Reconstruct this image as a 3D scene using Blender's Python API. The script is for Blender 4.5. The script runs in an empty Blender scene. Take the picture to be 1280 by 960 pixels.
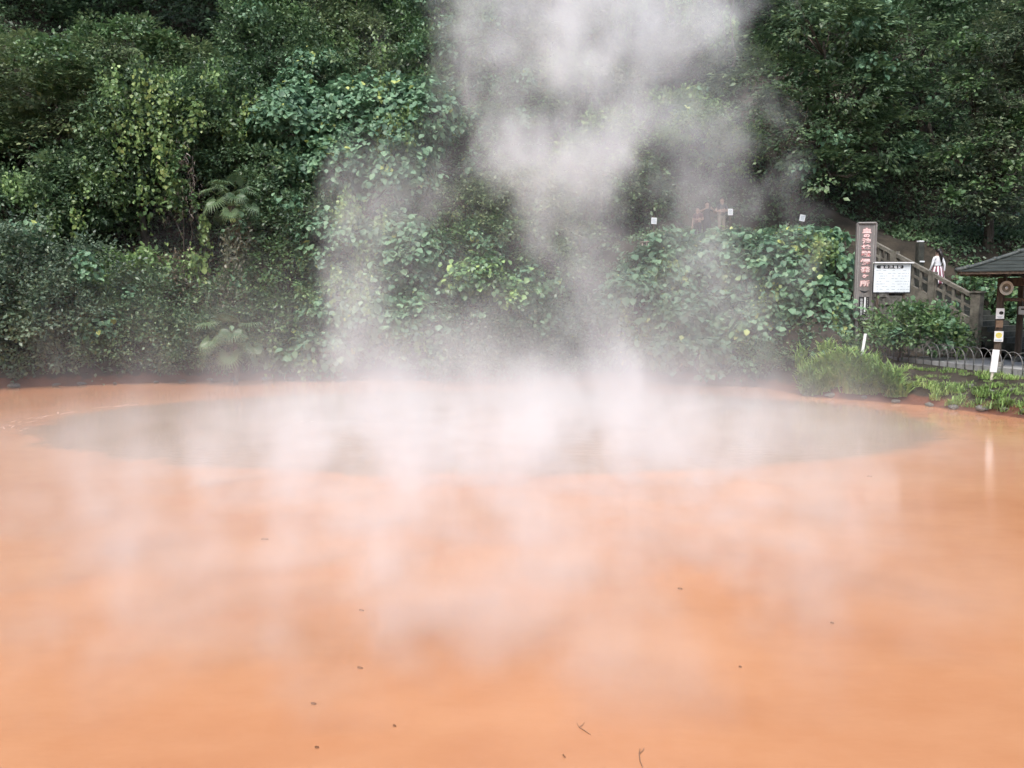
import bpy, bmesh, math, random
import numpy as np
from mathutils import Vector, Matrix
R = math.radians
scene = bpy.context.scene
col = scene.collection

# ------------------------------------------------------------------ camera
F_PX, W_PX, H_PX = 1065.0, 1280.0, 960.0     # focal length in photograph pixels
CAM_H, HORIZON = 3.5, 367.0
cam_d = bpy.data.cameras.new('camera')
cam_d.sensor_fit = 'HORIZONTAL'; cam_d.sensor_width = 36.0
cam_d.lens = 36.0 * F_PX / W_PX
cam_d.clip_start = 0.1; cam_d.clip_end = 2000
cam = bpy.data.objects.new('camera', cam_d); col.objects.link(cam)
cam.location = (0, 0, CAM_H)
PITCH = math.atan((H_PX / 2 - HORIZON) / F_PX)
cam.rotation_euler = (R(90) - PITCH, 0, 0)
scene.camera = cam

# ------------------------------------------------------------------ sky, sun, exposure
SUN_EL, SUN_AZ = R(58), R(200)     # high, behind the camera, behind cloud
w = bpy.data.worlds.new('World'); scene.world = w; w.use_nodes = True
nt = w.node_tree; nt.nodes.clear()
sky = nt.nodes.new('ShaderNodeTexSky'); sky.sky_type = 'NISHITA'; sky.sun_disc = False
sky.sun_elevation = SUN_EL; sky.sun_rotation = SUN_AZ
sky.air_density = 1.0; sky.dust_density = 3.0; sky.ozone_density = 1.0
hsv = nt.nodes.new('ShaderNodeHueSaturation'); hsv.inputs['Saturation'].default_value = 0.85
bg = nt.nodes.new('ShaderNodeBackground'); bg.inputs['Strength'].default_value = 0.15
out = nt.nodes.new('ShaderNodeOutputWorld')
nt.links.new(sky.outputs[0], hsv.inputs['Color']); nt.links.new(hsv.outputs[0], bg.inputs['Color'])
nt.links.new(bg.outputs[0], out.inputs['Surface'])
sun_d = bpy.data.lights.new('sun', 'SUN'); sun_d.energy = 1.5; sun_d.angle = R(25); sun_d.color = (1.0, 0.98, 0.95)
sun = bpy.data.objects.new('sun', sun_d); col.objects.link(sun)
sd = Vector((math.sin(SUN_AZ) * math.cos(SUN_EL), math.cos(SUN_AZ) * math.cos(SUN_EL), math.sin(SUN_EL)))
sun.rotation_euler = (-sd).to_track_quat('-Z', 'Y').to_euler(); sun.location = (0, -10, 30)
vs = scene.view_settings
vs.view_transform = 'Standard'; vs.look = 'None'; vs.gamma = 1.0; vs.use_curve_mapping = False
vs.exposure = 1.05
cy = scene.cycles
cy.use_denoising = True; cy.use_adaptive_sampling = True; cy.adaptive_threshold = 0.035
cy.max_bounces = 6; cy.diffuse_bounces = 3; cy.glossy_bounces = 2; cy.transmission_bounces = 3
cy.volume_bounces = 4; cy.transparent_max_bounces = 8
cy.volume_step_rate = 3.5; cy.volume_max_steps = 256
cy.sample_clamp_indirect = 6.0

def at(px, py, Y):
    """a point of the place from its pixel in the photograph and its distance"""
    x, u = (px - W_PX / 2) / F_PX, -(py - H_PX / 2) / F_PX
    c, s = math.cos(PITCH), math.sin(PITCH)
    dy, dz = c + u * s, -s + u * c
    return Vector((x / dy * Y, Y, CAM_H + dz / dy * Y))
class Fd:
    """a field in a node tree, with arithmetic"""
    def __init__(s, t, k): s.t, s.k = t, k
    def _op(s, op, *a):
        n = s.t.nodes.new('ShaderNodeMath'); n.operation = op
        for i, v in enumerate((s,) + a):
            if isinstance(v, Fd): s.t.links.new(v.k, n.inputs[i])
            else: n.inputs[i].default_value = v
        return Fd(s.t, n.outputs[0])
    def __add__(s, o): return s._op('ADD', o)
    __radd__ = __add__
    def __sub__(s, o): return s._op('SUBTRACT', o)
    def __mul__(s, o): return s._op('MULTIPLY', o)
    __rmul__ = __mul__
    def __truediv__(s, o): return s._op('DIVIDE', o)
    def max(s, o): return s._op('MAXIMUM', o)
    def min(s, o): return s._op('MINIMUM', o)
    def sat(s): return s._op('MAXIMUM', 0.0)._op('MINIMUM', 1.0)
    def exp(s): return s._op('EXPONENT')
    def ramp(s, lo, hi):
        n = s.t.nodes.new('ShaderNodeMapRange'); n.interpolation_type = 'SMOOTHSTEP'
        s.t.links.new(s.k, n.inputs[0])
        n.inputs[1].default_value, n.inputs[2].default_value = lo, hi
        return Fd(s.t, n.outputs[0])
    def curve(s, pts):
        """piecewise linear"""
        n = s.t.nodes.new('ShaderNodeFloatCurve'); lo, hi = pts[0][0], pts[-1][0]
        ys = [p[1] for p in pts]; a, b = min(ys), max(ys); b = b if b > a else a + 1
        c = n.mapping.curves[0]
        while len(c.points) < len(pts): c.points.new(0.5, 0.5)
        for q, (x, y) in zip(c.points, pts):
            q.location = ((x - lo) / (hi - lo), (y - a) / (b - a)); q.handle_type = 'AUTO_CLAMPED'
        n.mapping.use_clip = True; n.mapping.extend = 'HORIZONTAL'; n.mapping.update()
        u = ((s - lo) / (hi - lo)).sat()
        s.t.links.new(u.k, n.inputs['Value'])
        return Fd(s.t, n.outputs[0]) * (b - a) + a

# ------------------------------------------------------------------ helpers
def tag(o, label=None, cat=None, group=None, kind=None):
    for k, v in (('label', label), ('category', cat), ('group', group), ('kind', kind)):
        if v: o[k] = v
    return o
def empty(name, loc, rz=0.0, label=None, cat=None, group=None):
    o = bpy.data.objects.new(name, None); col.objects.link(o); o.empty_display_size = 0.2
    o.location = loc; o.rotation_euler = (0, 0, rz)
    return tag(o, label, cat, group)

class MB:
    """collects shapes into one mesh"""
    def __init__(s): s.v, s.f, s.m = [], [], []
    def add(s, vs, fs, mi=0):
        b = len(s.v); s.v += [tuple(p) for p in vs]; s.f += [tuple(i + b for i in f) for f in fs]; s.m += [mi] * len(fs)
        return s
    def hexa(s, p, mi=0):
        """eight corners: bottom ring then top ring"""
        return s.add(p, [(0, 3, 2, 1), (4, 5, 6, 7), (0, 1, 5, 4), (1, 2, 6, 5), (2, 3, 7, 6), (3, 0, 4, 7)], mi)
    def box(s, c, size, mi=0, rz=0.0, ch=0.0):
        x, y, z = (q / 2 for q in size); c = Vector(c); cr, sr = math.cos(rz), math.sin(rz)
        def w(a, b, d): return (c.x + a * cr - b * sr, c.y + a * sr + b * cr, c.z + d)
        if ch <= 0:
            return s.hexa([w(-x, -y, -z), w(x, -y, -z), w(x, y, -z), w(-x, y, -z), w(-x, -y, z), w(x, -y, z), w(x, y, z), w(-x, y, z)], mi)
        ring = [(-x + ch, -y), (x - ch, -y), (x, -y + ch), (x, y - ch), (x - ch, y), (-x + ch, y), (-x, y - ch), (-x, -y + ch)]
        k = 1 - ch / max(x, y)
        lv = [(-z, k), (-z + ch, 1), (z - ch, 1), (z, k)]
        vs = [w(a * q, b * q, zz) for zz, q in lv for a, b in ring]; fs = []
        for l in range(3):
            for i in range(8):
                j = (i + 1) % 8; fs.append((l * 8 + i, l * 8 + j, l * 8 + 8 + j, l * 8 + 8 + i))
        fs += [tuple(range(7, -1, -1)), tuple(range(24, 32))]
        return s.add(vs, fs, mi)
    def tube(s, pts, rad, n=6, mi=0, cap=True):
        pts = [Vector(p) for p in pts]
        rad = [rad] * len(pts) if not hasattr(rad, '__len__') else rad
        vs, fs = [], []; ref = Vector((0.31, 0.2, 0.93)).normalized()
        for i, p in enumerate(pts):
            t = (pts[min(i + 1, len(pts) - 1)] - pts[max(i - 1, 0)]).normalized()
            a = t.cross(ref); a = a.normalized() if a.length > 1e-3 else t.orthogonal().normalized(); b = t.cross(a)
            for k in range(n):
                q = 2 * math.pi * k / n; vs.append(p + (a * math.cos(q) + b * math.sin(q)) * rad[i])
        for i in range(len(pts) - 1):
            for k in range(n):
                j = (k + 1) % n; fs.append((i * n + k, i * n + j, i * n + n + j, i * n + n + k))
        if cap: fs += [tuple(range(n - 1, -1, -1)), tuple(range((len(pts) - 1) * n, len(pts) * n))]
        return s.add(vs, fs, mi)
    def ball(s, c, r, n=10, m=7, mi=0):
        c = Vector(c); rx, ry, rz = r if hasattr(r, '__len__') else (r, r, r)
        vs = [(c.x, c.y, c.z + rz)]; fs = []
        for j in range(1, m):
            a = math.pi * j / m
            for k in range(n):
                b = 2 * math.pi * k / n
                vs.append((c.x + rx * math.sin(a) * math.cos(b), c.y + ry * math.sin(a) * math.sin(b), c.z + rz * math.cos(a)))
        vs.append((c.x, c.y, c.z - rz)); e = len(vs) - 1
        for k in range(n):
            k2 = (k + 1) % n; fs.append((0, 1 + k, 1 + k2)); fs.append((e, e - n + k2, e - n + k))
            for j in range(m - 2): fs.append((1 + j * n + k, 1 + j * n + n + k, 1 + j * n + n + k2, 1 + j * n + k2))
        return s.add(vs, fs, mi)
    def disc(s, c, r, th, n=20, mi=0, ry=None):
        """a coin in the XZ plane facing -Y"""
        ry = ry or r; c = Vector(c)
        vs = [(c.x + r * math.cos(2 * math.pi * k / n), c.y + d, c.z + ry * math.sin(2 * math.pi * k / n)) for d in (0, -th) for k in range(n)]
        fs = [tuple(range(n)), tuple(range(2 * n - 1, n - 1, -1))] + [(k, n + k, n + (k + 1) % n, (k + 1) % n) for k in range(n)]
        return s.add(vs, fs, mi)
    def build(s, name, mats, parent=None, smooth=False):
        me = bpy.data.meshes.new(name); me.from_pydata(s.v, [], s.f)
        for m in (mats if isinstance(mats, (list, tuple)) else [mats]): me.materials.append(m)
        if any(s.m): me.polygons.foreach_set('material_index', s.m)
        if smooth: me.polygons.foreach_set('use_smooth', [True] * len(s.f))
        me.update()
        o = bpy.data.objects.new(name, me); col.objects.link(o)
        if parent: o.parent = parent
        return o

def nodes_of(m):
    m.use_nodes = True; t = m.node_tree
    return t, t.nodes['Principled BSDF']
def mat(name, c1, c2=None, rough=0.7, scale=6.0, detail=4.0, bump=0.0, bscale=None, metal=0.0, spec=0.4, stretch=(1, 1, 1), lo=0.35, hi=0.65):
    """a surface whose colour wanders between two tones of noise"""
    m = bpy.data.materials.new(name); t, p = nodes_of(m)
    p.inputs['Roughness'].default_value = rough; p.inputs['Metallic'].default_value = metal
    p.inputs['Specular IOR Level'].default_value = spec
    p.inputs['Base Color'].default_value = (*c1, 1)
    tc = t.nodes.new('ShaderNodeTexCoord'); mp = t.nodes.new('ShaderNodeMapping'); mp.inputs['Scale'].default_value = stretch
    t.links.new(tc.outputs['Object'], mp.inputs[0])
    if c2:
        n = t.nodes.new('ShaderNodeTexNoise'); n.inputs['Scale'].default_value = scale; n.inputs['Detail'].default_value = detail
        n.inputs['Roughness'].default_value = 0.65
        r = t.nodes.new('ShaderNodeValToRGB'); r.color_ramp.elements[0].position = lo; r.color_ramp.elements[1].position = hi
        r.color_ramp.elements[0].color = (*c1, 1); r.color_ramp.elements[1].color = (*c2, 1)
        t.links.new(mp.outputs[0], n.inputs['Vector']); t.links.new(n.outputs[0], r.inputs[0]); t.links.new(r.outputs[0], p.inputs['Base Color'])
    if bump:
        n2 = t.nodes.new('ShaderNodeTexNoise'); n2.inputs['Scale'].default_value = bscale or scale * 3; n2.inputs['Detail'].default_value = 5
        b = t.nodes.new('ShaderNodeBump'); b.inputs['Strength'].default_value = bump; b.inputs['Distance'].default_value = 0.03
        t.links.new(mp.outputs[0], n2.inputs['Vector']); t.links.new(n2.outputs[0], b.inputs['Height']); t.links.new(b.outputs[0], p.inputs['Normal'])
    return m
def leaf_mat(name, stops, rough=0.42, spec=0.5, trans=0.25):
    """leaf colour picked leaf by leaf from its own tint"""
    m = bpy.data.materials.new(name); t, p = nodes_of(m)
    a = t.nodes.new('ShaderNodeAttribute'); a.attribute_name = 'tint'
    r = t.nodes.new('ShaderNodeValToRGB'); e = r.color_ramp.elements
    while len(e) < len(stops): e.new(0.5)
    for q, (pos, c) in zip(e, stops):
        q.position = pos; q.color = (*(1.28 * v * .84 + 1.28 * .16 * (.3 * c[0] + .6 * c[1] + .1 * c[2]) for v in c), 1)
    t.links.new(a.outputs['Fac'], r.inputs[0]); t.links.new(r.outputs[0], p.inputs['Base Color'])
    p.inputs['Roughness'].default_value = rough; p.inputs['Specular IOR Level'].default_value = spec
    tr = t.nodes.new('ShaderNodeBsdfTranslucent'); mx = t.nodes.new('ShaderNodeMixShader'); mx.inputs[0].default_value = trans
    t.links.new(r.outputs[0], tr.inputs[0]); t.links.new(p.outputs[0], mx.inputs[1]); t.links.new(tr.outputs[0], mx.inputs[2])
    t.links.new(mx.outputs[0], t.nodes['Material Output'].inputs['Surface'])
    return m

# ------------------------------------------------------------------ terrain
SHORE = [(-30, 1.5), (24, 1.5), (22.5, 8), (19, 15), (16.6, 20), (14.4, 23.8), (12.9, 26.6), (10.6, 28.6), (9.9, 30), (9.2, 32), (7.5, 33.2), (5, 34),
         (0, 35), (-5, 35), (-12, 34.2), (-19, 31.6), (-26, 28), (-30, 15)]
def shore_dist(x, y):
    """metres outside the water's edge (negative over the water)"""
    x, y = np.asarray(x, float), np.asarray(y, float); d = np.full(x.shape, 1e9); ins = np.zeros(x.shape, bool)
    n = len(SHORE)
    for i in range(n):
        (ax, ay), (bx, by) = SHORE[i], SHORE[(i + 1) % n]
        ux, uy = bx - ax, by - ay; t = np.clip(((x - ax) * ux + (y - ay) * uy) / (ux * ux + uy * uy), 0, 1)
        d = np.minimum(d, np.hypot(x - ax - t * ux, y - ay - t * uy))
        c = (ay > y) != (by > y)
        ins ^= c & (x < (bx - ax) * (y - ay) / (by - ay + 1e-12) + ax)
    return np.where(ins, -d, d)
def ss(a, b, v):
    t = np.clip((v - a) / (b - a), 0, 1); return t * t * (3 - 2 * t)
def ground(x, y):
    x, y = np.asarray(x, float), np.asarray(y, float); s = shore_dist(x, y); sp = np.maximum(s, 0)
    left = np.interp(sp, [0, .5, 3, 8, 16, 26, 70], [0, .8, 2.4, 7.5, 17, 27, 62])
    mound = np.interp(sp, [0, .5, 3.2, 6.8, 14, 24, 70], [0, .8, 5.7, 6.3, 15, 26, 62])
    h = left + (mound - left) * ss(2.5, 5.5, x) * (1 - ss(30, 40, x))
    back = np.interp(y, [31.0, 33, 36.5, 39, 48, 60, 100], [1.1, 1.5, 5.6, 6.6, 17, 30, 66])
    terr = np.minimum(np.interp(sp, [0, .35, 1.4, 3], [0, .45, .95, 1.08]), 99)
    low = np.maximum(terr, np.where(y > 31.0, back, 0))
    wr = ss(10.2, 13.0, x) * (1 - ss(33.0, 37.0, y)) + ss(12.5, 16, x) * ss(33.0, 37.0, y)
    h = h + (low - h) * wr
    h = np.where(y < 4, np.maximum(h, np.interp(sp, [0, .3, 2], [0, 1.5, 1.9])), h)
    bump = 0.10 * np.sin(x * 1.7 + y * .6) * np.sin(y * 1.3 - x * .4) * ss(0.3, 2, sp) * np.where(y > 31.5, 2.0, 0.25)
    return np.where(s < 0, np.maximum(-1.2, s * 0.9), h + bump)
def gz(x, y): return float(ground(np.array([x]), np.array([y]))[0])

M_SOIL = mat('soil', (0.016, 0.014, 0.010), (0.050, 0.040, 0.028), rough=0.95, scale=1.4, detail=8, bump=0.6, bscale=9)
def stain_shore():
    t = M_SOIL.node_tree; p = t.nodes['Principled BSDF']; src = p.inputs['Base Color'].links[0].from_socket
    tc = t.nodes.new('ShaderNodeTexCoord'); sp = t.nodes.new('ShaderNodeSeparateXYZ'); t.links.new(tc.outputs['Object'], sp.inputs[0])
    n = t.nodes.new('ShaderNodeTexNoise'); n.inputs['Scale'].default_value = 2.2; n.inputs['Detail'].default_value = 6; t.links.new(tc.outputs['Object'], n.inputs['Vector'])
    f = (Fd(t, sp.outputs[2]) - Fd(t, n.outputs[0]) * .55).ramp(.12, -.06)
    mx = t.nodes.new('ShaderNodeMix'); mx.data_type = 'RGBA'; t.links.new(f.k, mx.inputs[0]); t.links.new(src, mx.inputs[6]); mx.inputs[7].default_value = (.13, .050, .028, 1)
    t.links.new(mx.outputs[2], p.inputs['Base Color'])
stain_shore()                                          # red clay left at the water's edge
def build_ground():
    xs = np.concatenate([np.arange(-90, -26, 4), np.arange(-26, 9, .5), np.arange(9, 21, .25), np.arange(21, 28, .5), np.arange(28, 91, 4)])
    ys = np.concatenate([np.arange(-30, 20, 2), np.arange(20, 44, .3), np.arange(44, 60, 1), np.arange(60, 111, 5)])
    X, Y = np.meshgrid(xs, ys); Z = ground(X, Y); ny, nx = X.shape
    v = np.stack([X, Y, Z], -1).reshape(-1, 3)
    i = (np.arange(ny - 1)[:, None] * nx + np.arange(nx - 1)[None]).ravel()
    f = np.stack([i, i + 1, i + nx + 1, i + nx], -1)
    me = bpy.data.meshes.new('ground'); me.from_pydata(v.tolist(), [], f.tolist()); me.materials.append(M_SOIL)
    me.polygons.foreach_set('use_smooth', [True] * len(f))
    o = bpy.data.objects.new('ground', me); col.objects.link(o); tag(o, 'dark soil hillside and banks around the pond', 'hillside', kind='structure')
build_ground()

# ------------------------------------------------------------------ the red pond
def pond():
    m = bpy.data.materials.new('red_water'); t, p = nodes_of(m); N, L = t.nodes, t.links
    tc = N.new('ShaderNodeTexCoord'); sep = N.new('ShaderNodeSeparateXYZ'); L.new(tc.outputs['Object'], sep.inputs[0])
    x, y = Fd(t, sep.outputs[0]), Fd(t, sep.outputs[1])
    def noise(scale, detail, stretch=(1, 1, 1), rough=.55):
        mp = N.new('ShaderNodeMapping'); mp.inputs['Scale'].default_value = stretch; L.new(tc.outputs['Object'], mp.inputs[0])
        n = N.new('ShaderNodeTexNoise'); n.inputs['Scale'].default_value = scale; n.inputs['Detail'].default_value = detail
        n.inputs['Roughness'].default_value = rough; L.new(mp.outputs[0], n.inputs['Vector'])
        return Fd(t, n.outputs[0])
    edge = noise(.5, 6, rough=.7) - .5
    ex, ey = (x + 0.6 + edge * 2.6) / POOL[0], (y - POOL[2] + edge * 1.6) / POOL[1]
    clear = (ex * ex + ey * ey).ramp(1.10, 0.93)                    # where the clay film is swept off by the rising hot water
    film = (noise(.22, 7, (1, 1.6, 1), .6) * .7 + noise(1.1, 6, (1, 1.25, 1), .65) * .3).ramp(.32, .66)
    def mixc(f, a, b):
        n = N.new('ShaderNodeMix'); n.data_type = 'RGBA'; L.new(f.k, n.inputs[0])
        for s, c in ((n.inputs[6], a), (n.inputs[7], b)):
            if isinstance(c, tuple): s.default_value = (*c, 1)
            else: L.new(c, s)
        return n.outputs[2]
    clay = mixc(film, *CLAY)
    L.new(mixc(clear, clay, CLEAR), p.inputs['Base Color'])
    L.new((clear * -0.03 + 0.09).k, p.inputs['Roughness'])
    p.inputs['IOR'].default_value = 1.33
    rip = noise(2.6, 4, (.8, 2.6, 1)) + noise(11, 3, (.7, 2.4, 1)) * .35
    b = N.new('ShaderNodeBump'); b.inputs['Strength'].default_value = .06; b.inputs['Distance'].default_value = .05
    L.new(rip.k, b.inputs['Height']); L.new(b.outputs[0], p.inputs['Normal'])
    nx, ny = 24, 20
    vs = [(-32 + 60 * i / nx, 0.5 + 38 * j / ny, 0) for j in range(ny + 1) for i in range(nx + 1)]
    fs = [(j * (nx + 1) + i, j * (nx + 1) + i + 1, (j + 1) * (nx + 1) + i + 1, (j + 1) * (nx + 1) + i) for j in range(ny) for i in range(nx)]
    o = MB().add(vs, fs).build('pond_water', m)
    tag(o, 'opaque orange red hot spring water with a greyer oval', 'pond', kind='structure')
POOL = (12.0, 7.1, 23.4)
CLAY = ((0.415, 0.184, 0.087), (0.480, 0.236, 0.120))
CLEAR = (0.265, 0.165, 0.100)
pond()
# ------------------------------------------------------------------ built things
M_CONC = mat('weathered_concrete', (.075, .070, .056), (.20, .185, .15), rough=.9, scale=3.5, detail=7, bump=.5, bscale=22)
M_STONE = mat('grey_stone', (.07, .072, .06), (.24, .23, .21), rough=.9, scale=5, detail=7, bump=.6, bscale=16)
M_PATH = mat('path_paving', (.26, .26, .255), (.38, .38, .37), rough=.9, scale=2.2, detail=8, bump=.3, bscale=40)
M_WOOD = mat('old_timber', (.050, .036, .026), (.11, .080, .058), rough=.8, scale=5, detail=6, bump=.4, stretch=(3, 3, .4))
M_SIGNWOOD = mat('grey_sign_plank', (.15, .138, .132), (.23, .215, .205), rough=.85, scale=4, detail=7, bump=.4, stretch=(6, 6, .5))
M_TRIM = mat('sign_trim', (.24, .23, .22), (.36, .35, .33), rough=.7, scale=9)
M_WHITE = mat('white_paint', (.72, .73, .73), (.80, .81, .81), rough=.5, scale=3)
M_BOARD = mat('board_white', (.70, .75, .76), (.77, .81, .82), rough=.35, scale=2)
M_BLACK = mat('black_paint', (.016, .016, .018), (.03, .03, .032), rough=.5, scale=6)
M_IRON = mat('grey_iron', (.13, .13, .125), (.25, .245, .24), rough=.5, scale=14, metal=.5)
M_RED = mat('red_letter', (.46, .17, .17), (.58, .26, .25), rough=.6, scale=12)
M_PINK = mat('faded_letter', (.70, .52, .50), (.78, .62, .60), rough=.6, scale=9)
M_INK = mat('blue_grey_ink', (.30, .36, .42), (.40, .46, .50), rough=.6, scale=20)
M_YELLOW = mat('yellow_paint', (.62, .52, .06), (.72, .62, .12), rough=.5, scale=8)
M_ROOF = mat('green_roof_sheet', (.016, .021, .018), (.036, .043, .038), rough=.85, scale=3, detail=7, bump=.25, bscale=20)
M_RIDGE = mat('roof_ridge_cap', (.035, .042, .038), (.085, .095, .088), rough=.6, scale=6)
M_PALE = mat('pale_enamel', (.62, .60, .52), (.70, .68, .60), rough=.5, scale=9)

# path on the low terrace, its kerb, the stairs that climb from it
EDGE = [(16.9, 22.0), (16.0, 24.4), (15.3, 26.6), (14.75, 28.6), (14.2, 30.6), (13.9, 31.6)]
def path():
    mb = MB(); A = EDGE; B = [(22.5, 22.0), (22.0, 24.6), (21.4, 27), (20.6, 29), (19.4, 31), (18.4, 32.2)]
    n = len(A); z = 1.16
    vs = [(x + .1, y, z) for x, y in A] + [(x, y, z) for x, y in B]
    mb.add(vs + [(x, y, z - .5) for x, y, _ in vs], [(i, n + i, n + i + 1, i + 1) for i in range(n - 1)] + [(i, i + 1, i + 1 + 2 * n, i + 2 * n) for i in range(n - 1)])
    tag(mb.build('path', M_PATH), 'grey paved path behind the hoop fence', 'path', kind='structure')
    k = MB()
    root = tag(empty('kerb', (EDGE[0][0], EDGE[0][1], 1.0)), 'pale stone kerb edging the path under the hoops', 'kerb', kind='structure')
    for i in range(n - 1):
        (ax, ay), (bx, by) = A[i], A[i + 1]; L = math.hypot(bx - ax, by - ay); m = max(2, round(L / .75))
        for j in range(m):
            t0, t1 = (j + .02) / m, (j + .98) / m; ux, uy = (bx - ax) / L, (by - ay) / L; nx, ny = -uy, ux
            p = lambda t, o, z: (ax + (bx - ax) * t + nx * o, ay + (by - ay) * t + ny * o, z + .01 * math.sin(j * 7 + i))
            o = MB().hexa([p(t0, .14, .7), p(t0, 0, .7), p(t1, 0, .7), p(t1, .14, .7), p(t0, .14, 1.20), p(t0, 0, 1.20), p(t1, 0, 1.20), p(t1, .14, 1.20)]).build('stone', M_PATH, root)
            o.matrix_parent_inverse = Matrix.Translation(-Vector(root.location))
path()

def hoop_fence():
    root = empty('hoop_fence', (15.2, 26.4, 1.1), 0, 'low fence of interlaced bent iron hoops along the path', 'fence')
    inv = Matrix.Translation(-Vector(root.location))
    pts = [Vector((x - .2, y, 0)) for x, y in EDGE]; seg = [(pts[i + 1] - pts[i]).length for i in range(len(pts) - 1)]; tot = sum(seg)
    def along(s):
        for i, L in enumerate(seg):
            if s <= L or i == len(seg) - 1: return pts[i].lerp(pts[i + 1], s / L)
            s -= L
    s = 0.5
    while s < tot - .5:
        a, b = along(s), along(s + .74); za, zb = gz(a.x, a.y) - .12, gz(b.x, b.y) - .12; H = .74 + random.uniform(-.04, .04); c = []
        for k in range(17):
            t = k / 16; ang = math.pi * t; q = (1 - math.cos(ang)) / 2; h = H * (math.sin(ang) ** .55) if 0 < t < 1 else 0
            p = a.lerp(b, q); c.append((p.x, p.y, za + (zb - za) * q + h + .12 * min(1, 20 * min(t, 1 - t))))
        o = MB().tube(c, .014, 6).build('hoop', M_IRON, root, True); o.matrix_parent_inverse = inv
        s += .37
hoop_fence()

S0 = Vector((16.85, 31.0, 0)); SU = Vector((-.59, .807, 0)); SV = Vector((.807, .59, 0)); RISE, TREAD = .185, .35
M_STEP = mat('darkened_step', (.022, .024, .018), (.055, .056, .046), rough=.9, scale=3, detail=7, bump=.4)  # shade put into the step colour so the railing openings look dark
def stairs():
    root = tag(empty('stairs', (S0.x, S0.y, 1.2)), 'concrete stairs climbing the hill behind the stone railing', 'stairs', kind='structure')
    inv = Matrix.Translation(-Vector(root.location))
    P = lambda s, v, z: tuple((S0 + SU * s + SV * v) + Vector((0, 0, z)))
    for k in range(19):
        s0 = -2.1 + TREAD * k; z1 = 1.2 + RISE * (k + 1); s1 = s0 + TREAD + .04; z0 = z1 - RISE - .35; wv = 2.6
        o = MB().hexa([P(s0, .1, z0), P(s0, wv, z0), P(s1, wv, z0), P(s1, .1, z0), P(s0, .1, z1), P(s0, wv, z1), P(s1, wv, z1), P(s1, .1, z1)]).build('step', M_STEP, root)
        o.matrix_parent_inverse = inv
stairs()
def slope_z(s): return 1.2 + RISE * ((s + 2.1) / TREAD + .5)
def railing():
    root = empty('stair_railing', (S0.x, S0.y, 1.2), 0, 'weathered concrete stair railing with square openings', 'railing')
    inv = Matrix.Translation(-Vector(root.location))
    def piece(name, s0, s1, lo, hi, th, flat=False, v0=0.0):
        P = lambda s, v, z: tuple((S0 + SU * s + SV * (v + v0)) + Vector((0, 0, z)))
        za, zb = (slope_z(s0), slope_z(s1)) if not flat else (slope_z((s0 + s1) / 2),) * 2
        o = MB().hexa([P(s0, -th, za + lo), P(s0, th, za + lo), P(s1, th, zb + lo), P(s1, -th, zb + lo), P(s0, -th, za + hi), P(s0, th, za + hi), P(s1, th, zb + hi), P(s1, -th, zb + hi)]).build(name, M_CONC, root)
        o.matrix_parent_inverse = inv
    piece('newel_post', -.16, .16, -1.55, 1.12, .16, True); piece('newel_cap', -.20, .20, 1.121, 1.19, .20, True)
    bays = [(.162, 1.55), (1.79, 3.1), (3.34, 4.3)]
    for i, (a, b) in enumerate(bays):
        piece('top_rail', a, b, .86, 1.0, .11)
        piece('bottom_rail', a, b, -.05, .12, .09)
        n = 4; w_ = (b - a) / n
        for k in range(n + 1):
            c = a + w_ * k; lo, hi = max(a, c - .05), min(b, c + .05); piece('baluster', lo, hi, .121, .859, .06)
        for k in range(n): piece('cross_bar', a + w_ * k + .051, a + w_ * (k + 1) - .051, .45, .54, .05)
        if i < 3: piece('post', b + .002, b + .238, -.5, 1.03, .12, True)
    w_ = MB()
    root2 = empty('stair_wall', (S0.x, S0.y, 1.0), 0, 'mossy stone wall carrying the stair railing', 'wall')
    P = lambda s, v, z: tuple((S0 + SU * s + SV * v) + Vector((0, 0, z)))
    def st(name, s0, s1, za0, za1, zb0, zb1, v0, m):
        o = MB().hexa([P(s0, v0, za0), P(s0, .09, za0), P(s1, .09, zb0), P(s1, v0, zb0), P(s0, v0, za1), P(s0, .09, za1), P(s1, .09, zb1), P(s1, v0, zb1)]).build(name, m, root2)
        o.matrix_parent_inverse = Matrix.Translation(-Vector(root2.location))
    st('coping', .162, 4.5, slope_z(.162) - .36, slope_z(.162) - .052, slope_z(4.5) - .36, slope_z(4.5) - .052, -.10, M_CONC)
    s = .17
    while s < 4.3:
        L = random.uniform(.45, .75); top = slope_z(s) - .37; z = .9
        while z < top - .08:
            h = min(random.uniform(.32, .5), top - z); e = slope_z(s + L) - .37 if z + h > top - .05 else z + h
            st('stone', s + .012, s + L - .012, z, z + h - .02, z, e - .02, -.07 - random.uniform(0, .05), M_STONE)
            z += h
        s += L
railing()

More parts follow.
